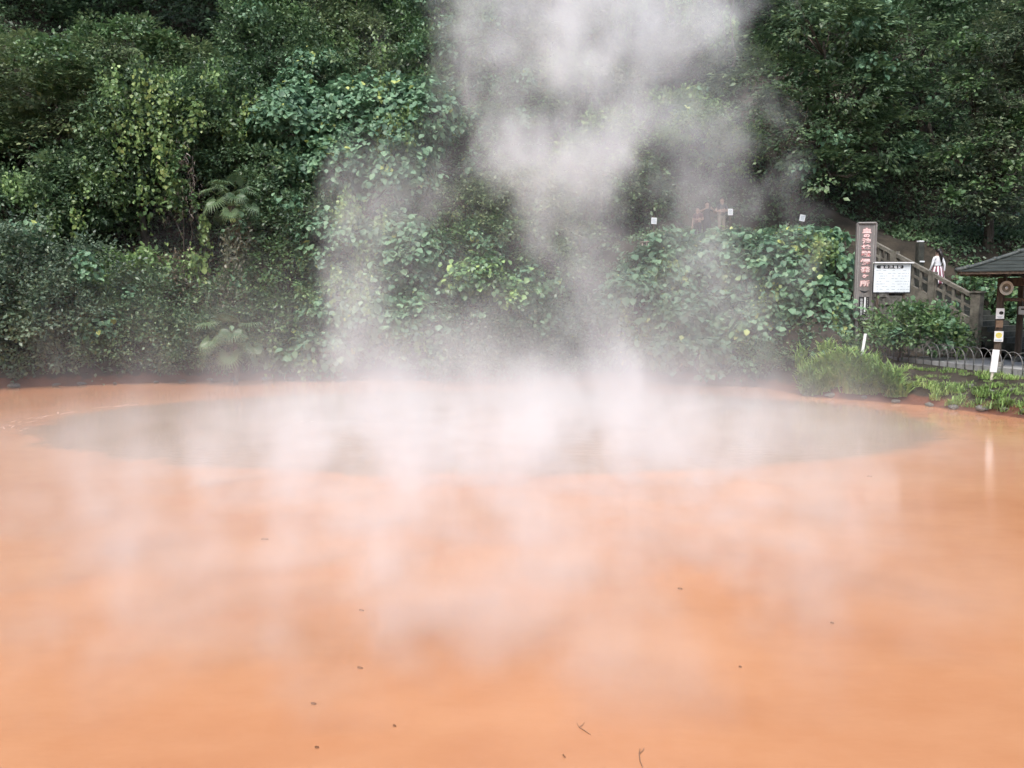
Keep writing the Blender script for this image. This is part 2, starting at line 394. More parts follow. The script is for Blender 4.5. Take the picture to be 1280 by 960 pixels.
# pavilion by the path
def pavilion():
    cor = Vector((13.95, 27.0)); U = Vector((.75, -.66)).normalized(); V = Vector((.66, .75)).normalized(); A = 5.2
    cen = cor + (U + V) * A / 2; zb = 1.16
    root = empty('pavilion', (cen.x, cen.y, zb), math.atan2(U.y, U.x), 'open timber pavilion with a dark green hipped roof beside the stairs', 'pavilion')
    h = A / 2; ze, za = 4.17 - zb, 5.32 - zb
    # roof: four slopes of lapped sheet courses
    sl = MB(); nC = 9
    for q in range(4):
        c, s = math.cos(q * math.pi / 2), math.sin(q * math.pi / 2)
        rt = lambda x, y, z: (x * c - y * s, x * s + y * c, z)
        for k in range(nC):
            t0, t1 = k / nC, (k + 1) / nC; a0, a1 = h * (1 - t0), h * (1 - t1) + .0
            sag = lambda t: ze + (za - ze) * (t ** 1.12); th = .028
            z0, z1 = sag(t0), sag(t1)
            sl.add([rt(-a0, -a0, z0 + th), rt(a0, -a0, z0 + th), rt(a1, -a1, z1 + .004), rt(-a1, -a1, z1 + .004), rt(-a0, -a0, z0), rt(a0, -a0, z0)], [(0, 1, 2, 3), (4, 5, 1, 0)])
    sl.build('roof', M_ROOF, root)
    for q in range(4):
        a = math.pi / 4 + q * math.pi / 2; d = Vector((math.cos(a), math.sin(a), 0)); e = h * math.sqrt(2)
        hp = MB().tube([d * (e * (1 - t)) + Vector((0, 0, ze + (za - ze) * t ** 1.12 + .05)) for t in [i / 8 for i in range(9)]], [.085] + [.065] * 8, 7).build('ridge_cap', M_RIDGE, root, True)
        for t in (.10, .34, .55, .78):
            p = d * (e * (1 - t)) + Vector((0, 0, ze + (za - ze) * t ** 1.12 + .075)); MB().ball(p, (.085, .085, .075), 8, 5).build('saddle_tile', M_RIDGE, hp, True)
    MB().box((0, 0, za + .12), (.3, .3, .26), ch=.04).build('finial', M_RIDGE, root)
    for q in range(4):
        c, s = math.cos(q * math.pi / 2), math.sin(q * math.pi / 2); rz = q * math.pi / 2
        MB().box((0 * c + (h - .05) * s, -(h - .05) * c, ze - .035), (A - .1 - .11, .06, .075), rz=rz).build('eaves_board', M_WOOD, root)
        i = h - 1.07
        MB().box((i * s, -i * c, ze - .30), (2 * i - .2, .12, .26), rz=rz).build('beam', M_WOOD, root)
        MB().box((i * s, -i * c, ze - .86), (2 * i - .18, .07, .10), rz=rz).build('tie_beam', M_WOOD, root)
        for k in range(9):
            x = -h + .35 + k * (A - .7) / 8; y = -(h - .06)
            r_ = MB(); y1 = min(y + 1.6, -abs(x) - .02)
            if y1 - y > .2:
                z0, z1 = ze - .06, ze - .06 + (za - ze) * (y1 - y) / h * .8
                pts = [(x - .03, y, z0 - .07), (x + .03, y, z0 - .07), (x + .03, y1, z1 - .07), (x - .03, y1, z1 - .07), (x - .03, y, z0), (x + .03, y, z0), (x + .03, y1, z1), (x - .03, y1, z1)]
                r_.hexa([(a * c - b * s, a * s + b * c, z) for a, b, z in pts]).build('rafter', M_WOOD, root)
        px_, py_ = i * (c + s), i * (s - c)
        MB().box((px_, py_, (ze - .18) / 2), (.19, .19, ze - .18), ch=.012, rz=rz).build('post', M_WOOD, root)
        MB().box((px_, py_, .08), (.32, .32, .2), ch=.03, rz=rz).build('post_base', M_STONE, root)
    return root, cen, U, V, h
pav, PC, PU, PV, PH = pavilion()
i_ = PH - 1.07
PPOST = PC + (-PU - PV) * i_                        # the post that stands out towards the pond
def plate(name, label, cat, p, size, parts, rz=0.0):
    """a small sign: a plate facing the camera side with marks just proud of it; parts = (name, kind, x, z, a, b, material)"""
    root = empty(name, p, rz, label, cat)
    MB().box((0, 0, 0), (size[0], size[2] if len(size) > 2 else .03, size[1]), ch=.004).build('panel', parts[0], root)
    y = -(size[2] if len(size) > 2 else .03) / 2 - .002
    for nm, kd, x, z, a, b, m in parts[1:]:
        mb = MB()
        if kd == 'disc': mb.disc((x, y, z), a, .004, 18, ry=b)
        else: mb.box((x, y, z), (a, .004, b))
        mb.build(nm, m, root); y -= .0008
    return root
rzp = -.42
fp = Vector((PPOST.x, PPOST.y, 0)) + Vector((math.sin(-rzp) * -1, -math.cos(rzp), 0)) * .135
def onpost(py): return (fp.x - .0, fp.y, at(1243, py, fp.y).z)
plate('notice_plate', 'white notice with a black round mark on the pavilion post', 'sign', onpost(392), (.23, .33), [M_WHITE, ('mark', 'disc', .03, .02, .062, .055, M_BLACK), ('text_line', 'box', 0, -.10, .15, .018, M_INK), ('text_line', 'box', 0, -.132, .12, .014, M_INK)], rzp)
plate('notice_plate', 'bare brown wooden plaque between the two white notices', 'sign', onpost(405), (.20, .22), [mat('brown_plaque', (.15, .095, .06), (.22, .15, .10), scale=9)], rzp)
plate('notice_plate', 'white notice with a yellow round face on the pavilion post', 'sign', onpost(420.5), (.25, .33), [M_WHITE, ('face', 'disc', .0, .035, .088, .088, M_YELLOW), ('eye', 'disc', -.03, .055, .012, .018, M_INK), ('eye', 'disc', .03, .055, .012, .018, M_INK), ('mouth', 'box', 0, .0, .07, .012, M_INK), ('text_line', 'box', 0, -.115, .19, .028, M_INK)], rzp)
pp = at(1258, 360, PPOST.y - .25)
o = empty('round_lantern', pp, rzp, 'pale oval ringed lamp hung under the pavilion eaves', 'lamp')
rg = MB()
for k in range(24):
    a0, a1 = 2 * math.pi * k / 24, 2 * math.pi * (k + 1) / 24
    q = lambda a, r, y: (.195 * r * math.cos(a), y, .225 * r * math.sin(a))
    rg.add([q(a0, 1, 0), q(a1, 1, 0), q(a1, .97, -.07), q(a0, .97, -.07), q(a0, .68, -.06), q(a1, .68, -.06), q(a0, .62, 0), q(a1, .62, 0), q(a0, .97, .04), q(a1, .97, .04)], [(0, 1, 2, 3), (3, 2, 5, 4), (4, 5, 7, 6), (8, 9, 1, 0)])
rg.build('rim', M_PALE, o)
MB().disc((0, .03, 0), .19, .035, 24, ry=.22).build('shade', mat('lamp_shade', (.24, .22, .17), (.34, .32, .26), scale=14), o)
MB().ball((0, -.03, 0), (.045, .05, .05)).build('bulb', M_WHITE, o, True)
MB().tube([(0, .02, .21), (0, .05, .62)], .012, 6).build('hanger', M_IRON, o)
pp = at(1278, 388, 28.9)
o = empty('wall_speaker', pp, rzp, 'white box with a dark slot hung inside the pavilion', 'box')
MB().box((0, 0, 0), (.22, .16, .28), ch=.015).build('case', M_WHITE, o); MB().box((.01, -.084, .04), (.12, .01, .05)).build('slot', M_BLACK, o)
MB().tube([(0, 0, .14), (0, 0, 1.05)], .014, 6).build('hanger', M_IRON, o)

# lettering
def glyphs(name, txt, size, material, parent, loc, bold=0.0, depth=.004, align='CENTER'):
    c = bpy.data.curves.new(name, 'FONT'); c.body = txt; c.size = size; c.align_x = align; c.align_y = 'CENTER'; c.extrude = depth; c.offset = bold; c.resolution_u = 3
    t = bpy.data.objects.new('tmp', c); col.objects.link(t)
    me = bpy.data.meshes.new_from_object(t.evaluated_get(bpy.context.evaluated_depsgraph_get())); bpy.data.objects.remove(t)
    me.materials.clear(); me.materials.append(material)
    xs = np.zeros(len(me.vertices) * 3); me.vertices.foreach_get('co', xs); xs = xs.reshape(-1, 3)
    if align == 'CENTER': xs -= (xs.max(0) + xs.min(0)) / 2
    me.vertices.foreach_set('co', xs.ravel()); me.update()
    o = bpy.data.objects.new(name, me); col.objects.link(o); o.parent = parent; o.location = loc; o.rotation_euler = (R(90), 0, 0)
    return o
def tall_sign():
    Y = 32.0; top, bot = at(1083.5, 279, Y), at(1083.5, 398, Y); g = gz(top.x, Y); Wd = .62; k = Y / F_PX
    root = empty('tall_sign', (top.x, Y, g), -.10, 'tall grey timber signpost with vertical pink Japanese lettering', 'sign')
    zt, zb = top.z - g, bot.z - g; hh = zt - zb
    MB().box((0, 0, (zt + zb) / 2), (Wd, .10, hh), ch=.006).build('plank', M_SIGNWOOD, root)
    for s in (-1, 1):
        MB().box((s * (Wd / 2 + .02), 0, (zt + zb) / 2 - .02), (.07, .16, hh + .04), ch=.01).build('side_post', M_SIGNWOOD, root)
        MB().box((s * .22, .02, zb / 2 - .1), (.12, .12, zb + .2), ch=.01).build('leg', M_SIGNWOOD, root)
    MB().box((0, -.01, zt + .012), (Wd + .02, .2, .05), ch=.008).build('cap', M_TRIM, root)
    MB().box((0, -.02, zb - .03), (Wd + .0, .14, .05), ch=.008).build('sill', M_TRIM, root)
    for s in (-1, 1): MB().box((s * (Wd / 2 - .045), -.056, (zt + zb) / 2), (.02, .014, hh - .12)).build('edge_strip', M_TRIM, root)
    for ch, py, sz in zip('血の池地獄爆発ヶ所', (288.3, 294.8, 301.2, 309.3, 317.3, 327.4, 337, 345.3, 354.4), (.25, .19, .25, .25, .26, .27, .27, .21, .28)):
        z = at(1083, py, Y).z - g
        a = glyphs('letter_outline', ch, sz, M_RED, root, (0, -.055, z), bold=.020)
        glyphs('letter', ch, sz, M_PINK, root, (0, -.063, z), bold=.010).scale = (1.25, .80, 1); a.scale = (1.22, .80, 1)
    z0 = at(1083, 363, Y).z - g
    cr = MB().tube([(-.17 + .34 * t, -.052, z0 - .05 * math.sin(math.pi * t)) for t in [i / 8 for i in range(9)]], [.006 + .022 * math.sin(math.pi * i / 8) for i in range(9)], 6).build('scroll_mark', M_BLACK, root)
    z1, z2 = at(1083, 371, Y).z - g, at(1083, 396.5, Y).z - g; zc = (z1 + z2) / 2; ph = z1 - z2
    pl = MB().box((.0, -.060, zc), (.37, .02, ph)).build('plaque', M_BLACK, root)
    MB().box((.035, -.0725, zc + .06), (.055, .004, ph * .80)).build('strip', M_WHITE, pl)
    for k in range(6):                                              # worn characters, only their mass can be read
        zz = zc + ph * (.36 - .145 * k); d = Vector((-.09, -.073, zz)); mb = MB()
        for a, b, c_, e in ((0, .03, .085, .012), (0, -.002, .07, .010), (-.022, -.005, .013, .07), (.024, -.012, .012, .055), (0, -.036, .08, .010)):
            mb.box((d.x + a, d.y, d.z + b + .004 * (k % 3 - 1)), (c_ * (1 - .1 * (k % 2)), .004 + .0004 * a / .024, e))
        mb.build('worn_character', M_WHITE, pl)
    for k in range(11):
        MB().box((.125, -.073, zc + ph * (.40 - .08 * k)), (.034, .004, .030 if k % 3 else .018)).build('worn_character', M_TRIM, pl)
tall_sign()
def notice_board():
    Y = 31.6; a, b = at(1093, 330, Y), at(1137.5, 366, Y); c = (a + b) / 2; g = gz(c.x, Y); W_, H_ = b.x - a.x, a.z - b.z; zc = c.z - g
    root = empty('notice_board', (c.x, Y, g), .03, 'white notice board with a dark title band beside the tall sign', 'sign')
    MB().box((0, .03, zc), (W_ + .05, .05, H_ + .05), ch=.006).build('frame', M_BLACK, root)
    pn = MB().box((-.01, -.006, zc + .01), (W_ - .01, .02, H_ - .02)).build('panel', M_BOARD, root)
    MB().box((0.01, -.04, zc + H_ / 2 + .045), (W_ + .10, .16, .045), ch=.006).build('rain_hood', M_WHITE, root)
    bw = W_ * .74; bz = zc + H_ / 2 - .105; bx = -W_ * .08
    mb = MB(); n = 10; r_ = .062; prof = []
    for s, c0 in ((1, bx + bw / 2 - r_), (-1, bx - bw / 2 + r_)):
        for k in range(n + 1):
            t = -math.pi / 2 + math.pi * k / n; prof.append((c0 + s * r_ * math.cos(t), bz + s * r_ * math.sin(t)))
    m_ = len(prof)
    mb.add([(x, -.0175, z) for x, z in prof] + [(x, -.021, z) for x, z in prof], [tuple(range(m_, 2 * m_))] + [(i, (i + 1) % m_, m_ + (i + 1) % m_, m_ + i) for i in range(m_)])
    mb.build('title_band', M_BLACK, pn)
    for k, ch in enumerate('血の池地獄'): glyphs('letter', ch, .125, M_WHITE, pn, (bx - .30 + .165 * k, -.0265, bz), bold=.004, depth=.002)
    rr = random.Random(3)
    for k in range(9):
        z = zc + H_ / 2 - .24 - .098 * k; x = -W_ / 2 + .08
        for x0, x1 in ((-W_ / 2 + .06, -.16), (-.05, .10), (.17, W_ / 2 - .09)):
            x = x0 + rr.random() * .05
            while x < x1:
                wv = rr.uniform(.03, .12)
                if rr.random() < .72: MB().box((x + wv / 2, -.018, z + rr.uniform(-.004, .004)), (wv, .003, .016)).build('text_line', M_INK, pn)
                x += wv + rr.uniform(.012, .05)
    for s in (-1, 1): MB().box((s * W_ * .36, .08, (zc + H_ / 2) / 2 - .1), (.08, .05, zc + H_ / 2 + .2)).build('leg', M_WOOD, root)
notice_board()

# squat lamp pillar at the top of the stairs
lp = at(1149, 330, 35.2); g = gz(lp.x, lp.y); o = empty('lamp_pillar', (lp.x, lp.y, g), .2, 'squat grey pillar with white fittings above the stair railing', 'pillar'); hz = at(1149, 303, 35.2).z - g
MB().box((0, 0, hz / 2 - .1), (.26, .26, hz + .2), ch=.03).build('shaft', M_STEP, o)
MB().box((0, -.01, hz + .035), (.22, .22, .06), ch=.02).build('cap', M_WHITE, o); MB().box((.02, -.152, hz - .78), (.22, .04, .06), ch=.01).build('plate', M_WHITE, o)

# white stakes on the bank
def stake(label, px, top, bot, Y, wv, lean, flat):
    b = at(px, bot, Y); t = at(px, top, Y); b.z = min(b.z, gz(b.x, Y) + .02); L = t.z - b.z
    root = empty('stake', b, 0, label, 'stake'); root.rotation_euler = (0, lean, -.1)
    if flat:
        MB().box((0, 0, L * .64), (wv, .03, L * .72), ch=.005).build('board', M_WHITE, root)
        MB().box((-.01, .03, L * .3 - .1), (.07, .03, L * .62 + .2)).build('leg', mat('stake_wood', (.55, .50, .40), (.66, .62, .52), scale=8), root)
    else:
        MB().box((0, 0, L / 2 + .08), (wv, .035, L - .1), ch=.006).build('board', M_WHITE, root)
        MB().box((0, .03, .0), (.05, .025, .5)).build('leg', M_TRIM, root)
stake('slim leaning white stake standing in the grass below the tall sign', 1076, 418, 447, 28.9, .09, .12, False)
stake('broad blank white board on a stake before the pavilion post', 1240, 437, 476, 25.9, .20, .07, True)

# paper notices and the bamboo fence along the upper path
for lab, px, py, Y, rot, in (('small white notice beside the low bamboo fence', 817.5, 276, 37.4, .05), ('small white notice beside the man in beige trousers', 913, 265, 37.2, 0.0), ('small tilted white notice at the bare end of the upper path', 1003, 272.5, 36.6, .18)):
    p = at(px, py, Y); g = gz(p.x, p.y)
    root = empty('paper_notice', (p.x, p.y, g), .1, lab, 'notice'); z = p.z - g; hd = empty('sheet', (0, 0, z)); hd.parent = root; hd.rotation_euler = (0, rot, 0)
    tl = .24 if px != 913 else .22
    o = MB().box((0, 0, 0), (tl, .02, .27), ch=.003).build('panel', M_WHITE, hd)
    for k in range(5): MB().box((0, -.0115, .075 - .04 * k), (tl * (.62 if k % 2 else .7), .003, .018)).build('text_line', M_INK, o)
    MB().box((0, .03, (z + .1) / 2 - .15), (.05, .035, z + .1), ch=.004).build('stake', M_WOOD, root)
def bamboo_fence():
    a, b = at(803, 304, 36.6), at(852, 300, 37.0); g0 = gz(a.x, a.y)
    root = empty('bamboo_fence', (a.x, a.y, g0), 0, 'low fence of pale bamboo pickets at the edge of the upper path', 'fence'); inv = Matrix.Translation(-Vector(root.location))
    mb_m = mat('old_bamboo', (.20, .16, .13), (.33, .27, .23), scale=7)
    n = 11
    for k in range(n):
        p = a.lerp(b, k / (n - 1)); g = gz(p.x, p.y); h = p.z - g + .12 * math.sin(k * 2.1)
        MB().tube([(p.x, p.y, g - .2), (p.x + .02 * math.sin(k), p.y, g + max(.35, h))], .026, 7).build('picket', mb_m, root, True).matrix_parent_inverse = inv
    for dz in (.04,):
        MB().tube([tuple(a + Vector((-.1, -.04, dz))), tuple(b + Vector((.1, -.04, dz)))], .024, 7).build('rail', mb_m, root, True).matrix_parent_inverse = inv
bamboo_fence()

# stones along the low bank
def stone_mesh(i):
    r_ = random.Random(i); bm = bmesh.new(); bmesh.ops.create_icosphere(bm, subdivisions=2, radius=1)
    for v in bm.verts:
        n = v.co.normalized(); v.co *= 1 + .18 * math.sin(n.x * 3.1 + i) * math.cos(n.y * 2.7 + i * 2) + r_.uniform(-.06, .06); v.co.z *= .62
    me = bpy.data.meshes.new('bank_stone'); bm.to_mesh(me); bm.free(); me.materials.append(M_STONE); return me
SM = [stone_mesh(i) for i in range(5)]
SIDE = [(10.75, 28.55), (11.6, 27.85), (12.35, 27.15), (13.05, 26.4), (13.45, 25.7), (13.9, 24.95), (14.25, 24.4), (14.55, 23.85), (14.95, 24.3), (14.75, 24.9), (15.1, 23.5), (15.6, 22.9), (14.35, 25.3), (14.1, 26.1)]
for i, (x, y) in enumerate(SIDE):
    o = bpy.data.objects.new('bank_stone', SM[i % 5]); col.objects.link(o); o.location = (x, y, gz(x, y) - .01); s = random.uniform(.09, .20); o.scale = (s * 1.3, s, s); o.rotation_euler = (0, 0, i * 1.7)
    tag(o, 'rough pale stone lying along the edge of the low bank', 'stone', 'stones along the low bank')

for i in range(18):
    x = -20.5 + i * 1.05 + random.uniform(-.3, .3); y = float(np.interp(x, [-26, -19, -12, -5, 0], [28, 31.6, 34.2, 35, 35])) + random.uniform(-.05, .15)
    o = bpy.data.objects.new('shore_stone', SM[(i * 3) % 5]); col.objects.link(o); s = random.uniform(.07, .2); o.location = (x, y, .02 + s * .2); o.scale = (s * 1.5, s, s * .9); o.rotation_euler = (0, 0, i * 2.3)
    tag(o, 'clay-stained stone at the waterline under the overhanging shrubs', 'stone', 'stones at the foot of the shrub bank')
# scraps floating on the pond
def float_at(px, py):
    p0 = at(px, py, 1.0); d = p0 - Vector((0, 0, CAM_H)); t = CAM_H / -d.z; return Vector((d.x * t, d.y * t, .006))
M_SCRAP = mat('wet_leaf', (.20, .10, .05), (.32, .17, .10), rough=.6, scale=20)
for i, (px, py, L, a) in enumerate(((331, 675, .16, .2), (450, 836, .085, -.1), (392, 881, .075, .1), (493, 909, .045, .2), (452, 764, .09, .1), (396, 936, .05, .4), (850, 737, .09, -.2), (1040, 780, .06, -.3), (925, 835, .05, .1), (705, 947, .05, -.8), (1087, 596, .16, .1))):
    L *= .62; p = float_at(px, py); mb = MB(); n = 7; lf = []
    for k in range(n + 1):
        t = k / n; lf.append((L * (t - .5), .16 * L * math.sin(math.pi * t ** .8), .004 * math.sin(t * 5)))
    bot = [(x, -y * .8, z) for x, y, z in lf]
    mb.add(lf + bot + [(x, 0, .016 + z) for x, y, z in lf], [(2 * n + 2 + k, 2 * n + 3 + k, k + 1, k) for k in range(n)] + [(n + 1 + k, n + 2 + k, 2 * n + 3 + k, 2 * n + 2 + k) for k in range(n)])
    o = mb.build('floating_leaf', M_SCRAP); o.location = p; o.rotation_euler = (0, 0, a)
    tag(o, 'small curled brown leaf floating on the orange water', 'leaf', 'leaves floating on the pond')
for lab, q in (('forked brown twig floating on the orange water', [(721, 904), (724, 910), (731, 914), (738, 919)]), ('thin curved stem floating on the orange water', [(800, 936), (799, 943), (800, 952), (804, 962)])):
    pts = [float_at(*p) for p in q]; o = empty('floating_twig', pts[1], 0, lab, 'twig'); inv = Matrix.Translation(-pts[1])
    MB().tube(pts, [.002, .0045, .005, .003], 5).build('stem', M_SCRAP, o).matrix_parent_inverse = inv
    MB().tube([pts[1], pts[1] + Vector((.03, .035, .003)), pts[1] + Vector((.05, .08, .006))], [.004, .003, .001], 5).build('side_shoot', M_SCRAP, o).matrix_parent_inverse = inv
# foam torn along the upper edge of the oval
def foam():
    mb = MB(); r_ = random.Random(4)
    for k in range(34):
        t = r_.random(); a = R(198 - 46 * t); x = -.6 + (POOL[0] + .9) * math.cos(a); y = POOL[2] + (POOL[1] + .35) * math.sin(a) + r_.gauss(0, .10 + .25 * (1 - t)); x += r_.gauss(0, .25)
        L = r_.uniform(.05, .28); wv = r_.uniform(.006, .018); an = a + math.pi / 2 + r_.gauss(0, .3); c, s = math.cos(an), math.sin(an)
        ring = [(x + c * L * math.cos(q) - s * wv * math.sin(q), y + s * L * math.cos(q) + c * wv * math.sin(q)) for q in [i * math.pi / 4 for i in range(8)]]
        mb.add([(u, v, .003) for u, v in ring] + [(x, y, .008)], [(i, (i + 1) % 8, 8) for i in range(8)])
    tag(mb.build('foam', mat('foam', (.46, .30, .22), (.56, .40, .32), rough=.6, scale=15)), 'pale foam flecks along the upper rim of the grey oval', 'foam', kind='stuff')
foam()
# ------------------------------------------------------------------ people
def skin_mat(n, c): return mat(n, c, tuple(q * .85 for q in c), rough=.55, scale=9)
M_SKIN = skin_mat('skin', (.33, .225, .175)); M_HAIR = mat('black_hair', (.010, .009, .009), (.022, .018, .016), rough=.4, scale=20)
M_SHOE = mat('dark_shoe', (.03, .025, .022), (.05, .045, .04), rough=.5)
def person(label, p, rz, J, cloth, legs_cloth, bare, extra=None, hair='short', shoe=M_SHOE):
    """one continuous body grown over a skeleton; J maps joints to (x, y, z); x to the person's left is +, facing -y"""
    root = empty('person', p, rz, label, 'person')
    E = [('pelvis', 'belly'), ('belly', 'chest'), ('chest', 'collar'), ('collar', 'neck'), ('neck', 'jaw'), ('jaw', 'head'), ('head', 'crown'), ('jaw', 'nose')]
    rad = dict(pelvis=(.155, .115), belly=(.135, .10), chest=(.165, .115), collar=(.10, .075), neck=(.055, .055), jaw=(.066, .078), head=(.080, .095), crown=(.055, .065), nose=(.016, .016))
    for s in 'LR':
        E += [('collar', 'sho' + s), ('sho' + s, 'elb' + s), ('elb' + s, 'wri' + s), ('wri' + s, 'han' + s), ('pelvis', 'hip' + s), ('hip' + s, 'kne' + s), ('kne' + s, 'ank' + s), ('ank' + s, 'toe' + s)]
        rad.update({'sho' + s: (.062, .062), 'elb' + s: (.043, .043), 'wri' + s: (.030, .030), 'han' + s: (.038, .022), 'hip' + s: (.095, .10), 'kne' + s: (.060, .062), 'ank' + s: (.042, .045), 'toe' + s: (.040, .032)})
    names = list(J); idx = {n: i for i, n in enumerate(names)}
    me = bpy.data.meshes.new('body'); me.from_pydata([J[n] for n in names], [(idx[a], idx[b]) for a, b in E], [])
    o = bpy.data.objects.new('body', me); col.objects.link(o)
    m = o.modifiers.new('s', 'SKIN'); m.use_smooth_shade = True
    for i, n in enumerate(names):
        sv = me.skin_vertices[0].data[i]; sv.radius = rad[n]; sv.use_root = n == 'pelvis'
    o.modifiers.new('d', 'SUBSURF').levels = 2; o.modifiers['d'].render_levels = 2
    body = bpy.data.meshes.new_from_object(o.evaluated_get(bpy.context.evaluated_depsgraph_get())); bpy.data.objects.remove(o)
    # fingers: five short bent chains rooted in each palm, joined into the same surface
    mb = MB(); vs = [tuple(v.co) for v in body.vertices]; fs = [tuple(q.vertices) for q in body.polygons]; mb.add(vs, fs)
    for s in 'LR':
        w_, h_ = Vector(J['wri' + s]), Vector(J['han' + s]); d = (h_ - w_).normalized(); a = d.cross(Vector((0, -1, .2))).normalized(); b = d.cross(a)
        for k, (o_, L) in enumerate(((-.027, .062), (-.009, .074), (.009, .070), (.026, .054))):
            p0 = h_ + a * o_; mb.tube([p0, p0 + d * L * .55 + b * .006, p0 + d * L * .95 + b * .024], [.0088, .0080, .0055], 6)
        p0 = w_.lerp(h_, .45) - a * .030; mb.tube([p0, p0 + d * .030 - a * .022, p0 + d * .062 - a * .026 + b * .008], [.0105, .009, .006], 6)
    if len(mb.v) > 0:
        segs = [(n1, n2) for n1, n2 in E]
        A = np.array([J[a] for a, b in segs]); B = np.array([J[b] for a, b in segs])
        cents = np.array([np.mean([mb.v[i] for i in f], axis=0) for f in mb.f])
        t = np.clip(((cents[:, None] - A) * (B - A)).sum(-1) / np.maximum(((B - A) ** 2).sum(-1), 1e-9), 0, 1)
        dist = np.linalg.norm(cents[:, None] - (A + t[..., None] * (B - A)), axis=-1); near = dist.argmin(1); tt = t[np.arange(len(near)), near]
        kind = []
        for k, u in zip(near, tt):
            a, b = segs[k]
            if a in ('neck', 'jaw', 'head') or b == 'nose' or (a == 'collar' and b == 'neck' and u > .35): kind.append(0)
            elif a.startswith('wri') or (a.startswith('elb') and bare): kind.append(0)
            elif a.startswith('sho') and bare and u > .55: kind.append(0)
            elif a.startswith('ank'): kind.append(3)
            elif a.startswith(('hip', 'kne')) or b.startswith('hip'): kind.append(2)
            else: kind.append(1)
        mb.m = kind
    bd = mb.build('body', [M_SKIN, cloth, legs_cloth, shoe], root, True)
    hd = Vector(J['head']); f = Vector(J['nose']) - Vector(J['jaw']); f.z = 0; f.normalize(); sd_ = Vector((-f.y, f.x, 0))
    hr = MB(); c0 = hd - f * .022 + Vector((0, 0, .028)); nU, nV = 14, 9; grid = []
    for j in range(nV):
        for i in range(nU):
            a = 2 * math.pi * i / nU; fw = math.cos(a); lim = R(62) + R(58) * (1 - fw) / 2; e = lim * j / (nV - 1)
            grid.append(c0 + f * (.112 * math.sin(e) * fw) + sd_ * (.098 * math.sin(e) * math.sin(a)) + Vector((0, 0, .112 * math.cos(e))))
    hr.add(grid, [(j * nU + i, j * nU + (i + 1) % nU, (j + 1) * nU + (i + 1) % nU, (j + 1) * nU + i) for j in range(nV - 1) for i in range(nU)])
    if hair == 'long':
        b0 = hd - f * .105 + Vector((0, 0, .0)); hr.tube([b0 + Vector((0, 0, .05)), b0 - f * .03 - Vector((0, 0, .10)) + sd_ * -.02, b0 - f * .04 - Vector((0, 0, .26)) + sd_ * -.05, b0 - f * .02 - Vector((0, 0, .40)) + sd_ * -.06], [.06, .068, .055, .015], 9)
    ho = hr.build('hair', M_HAIR, root, True); ho.modifiers.new('t', 'SOLIDIFY').thickness = .012
    for s in (-1, 1):
        MB().ball(hd + f * .088 + sd_ * (.031 * s) + Vector((0, 0, -.004)), .0095, 6, 4).build('eye', M_BLACK, root, True)
        MB().ball(hd + sd_ * (.083 * s) + Vector((0, 0, -.02)), (.014, .02, .032), 6, 5).build('ear', M_SKIN, root, True)
    MB().ball(Vector(J['jaw']) + f * .080 + Vector((0, 0, -.008)), (.024, .010, .007), 8, 4).build('mouth', mat('lips', (.40, .17, .15)), root, True)
    if extra: extra(root)
    return root
def pose(**k):
    J = dict(pelvis=(0, 0, .93), belly=(0, 0, 1.08), chest=(0, .01, 1.25), collar=(0, .01, 1.38), neck=(0, .005, 1.46), jaw=(0, -.015, 1.53), head=(0, -.005, 1.60), crown=(0, 0, 1.67), nose=(0, -.115, 1.565),
             shoL=(.175, .01, 1.37), elbL=(.22, .03, 1.10), wriL=(.23, -.04, .87), hanL=(.23, -.06, .79), shoR=(-.175, .01, 1.37), elbR=(-.22, .03, 1.10), wriR=(-.23, -.04, .87), hanR=(-.23, -.06, .79),
             hipL=(.09, 0, .86), kneL=(.10, -.01, .48), ankL=(.10, .02, .09), toeL=(.11, -.14, .04), hipR=(-.09, 0, .86), kneR=(-.10, -.01, .48), ankR=(-.10, .02, .09), toeR=(-.11, -.14, .04))
    J.update(k); return J
M_BLOUSE = mat('white_blouse', (.66, .66, .68), (.76, .76, .78), rough=.8, scale=7)
def stripes():
    m = bpy.data.materials.new('striped_cloth'); t, p = nodes_of(m); N, L = t.nodes, t.links
    tc = N.new('ShaderNodeTexCoord'); sep = N.new('ShaderNodeSeparateXYZ'); L.new(tc.outputs['Object'], sep.inputs[0])
    x, y = Fd(t, sep.outputs[0]), Fd(t, sep.outputs[1])
    a = x._op('ARCTAN2', y) * 9.0; s = a._op('SINE').ramp(-.15, .15)
    n = N.new('ShaderNodeMix'); n.data_type = 'RGBA'; n.inputs[6].default_value = (.70, .66, .66, 1); n.inputs[7].default_value = (.20, .06, .085, 1)
    L.new(s.k, n.inputs[0]); L.new(n.outputs[2], p.inputs['Base Color']); p.inputs['Roughness'].default_value = .85
    return m
def skirt(root):
    mb = MB(); nU, nV = 36, 8; vs = []
    for j in range(nV):
        t = j / (nV - 1); z = 1.06 - .70 * t; r = .135 + .15 * t ** .8
        for i in range(nU):
            a = 2 * math.pi * i / nU; q = r * (1 + .07 * t * math.sin(a * 9)); vs.append((q * math.cos(a) * 1.12, q * math.sin(a) * .95 + .01, z))
    mb.add(vs, [(j * nU + i, j * nU + (i + 1) % nU, (j + 1) * nU + (i + 1) % nU, (j + 1) * nU + i) for j in range(nV - 1) for i in range(nU)])
    o = mb.build('skirt', stripes(), root, True); o.modifiers.new('t', 'SOLIDIFY').thickness = .006
    MB().tube([(.145 * math.cos(a) * 1.12, .14 * math.sin(a) * .95 + .01, 1.06) for a in [2 * math.pi * i / 20 for i in range(21)]], .016, 6).build('belt', M_BLACK, o, True)
wp = S0 + SU * 2.25 + SV * 1.40
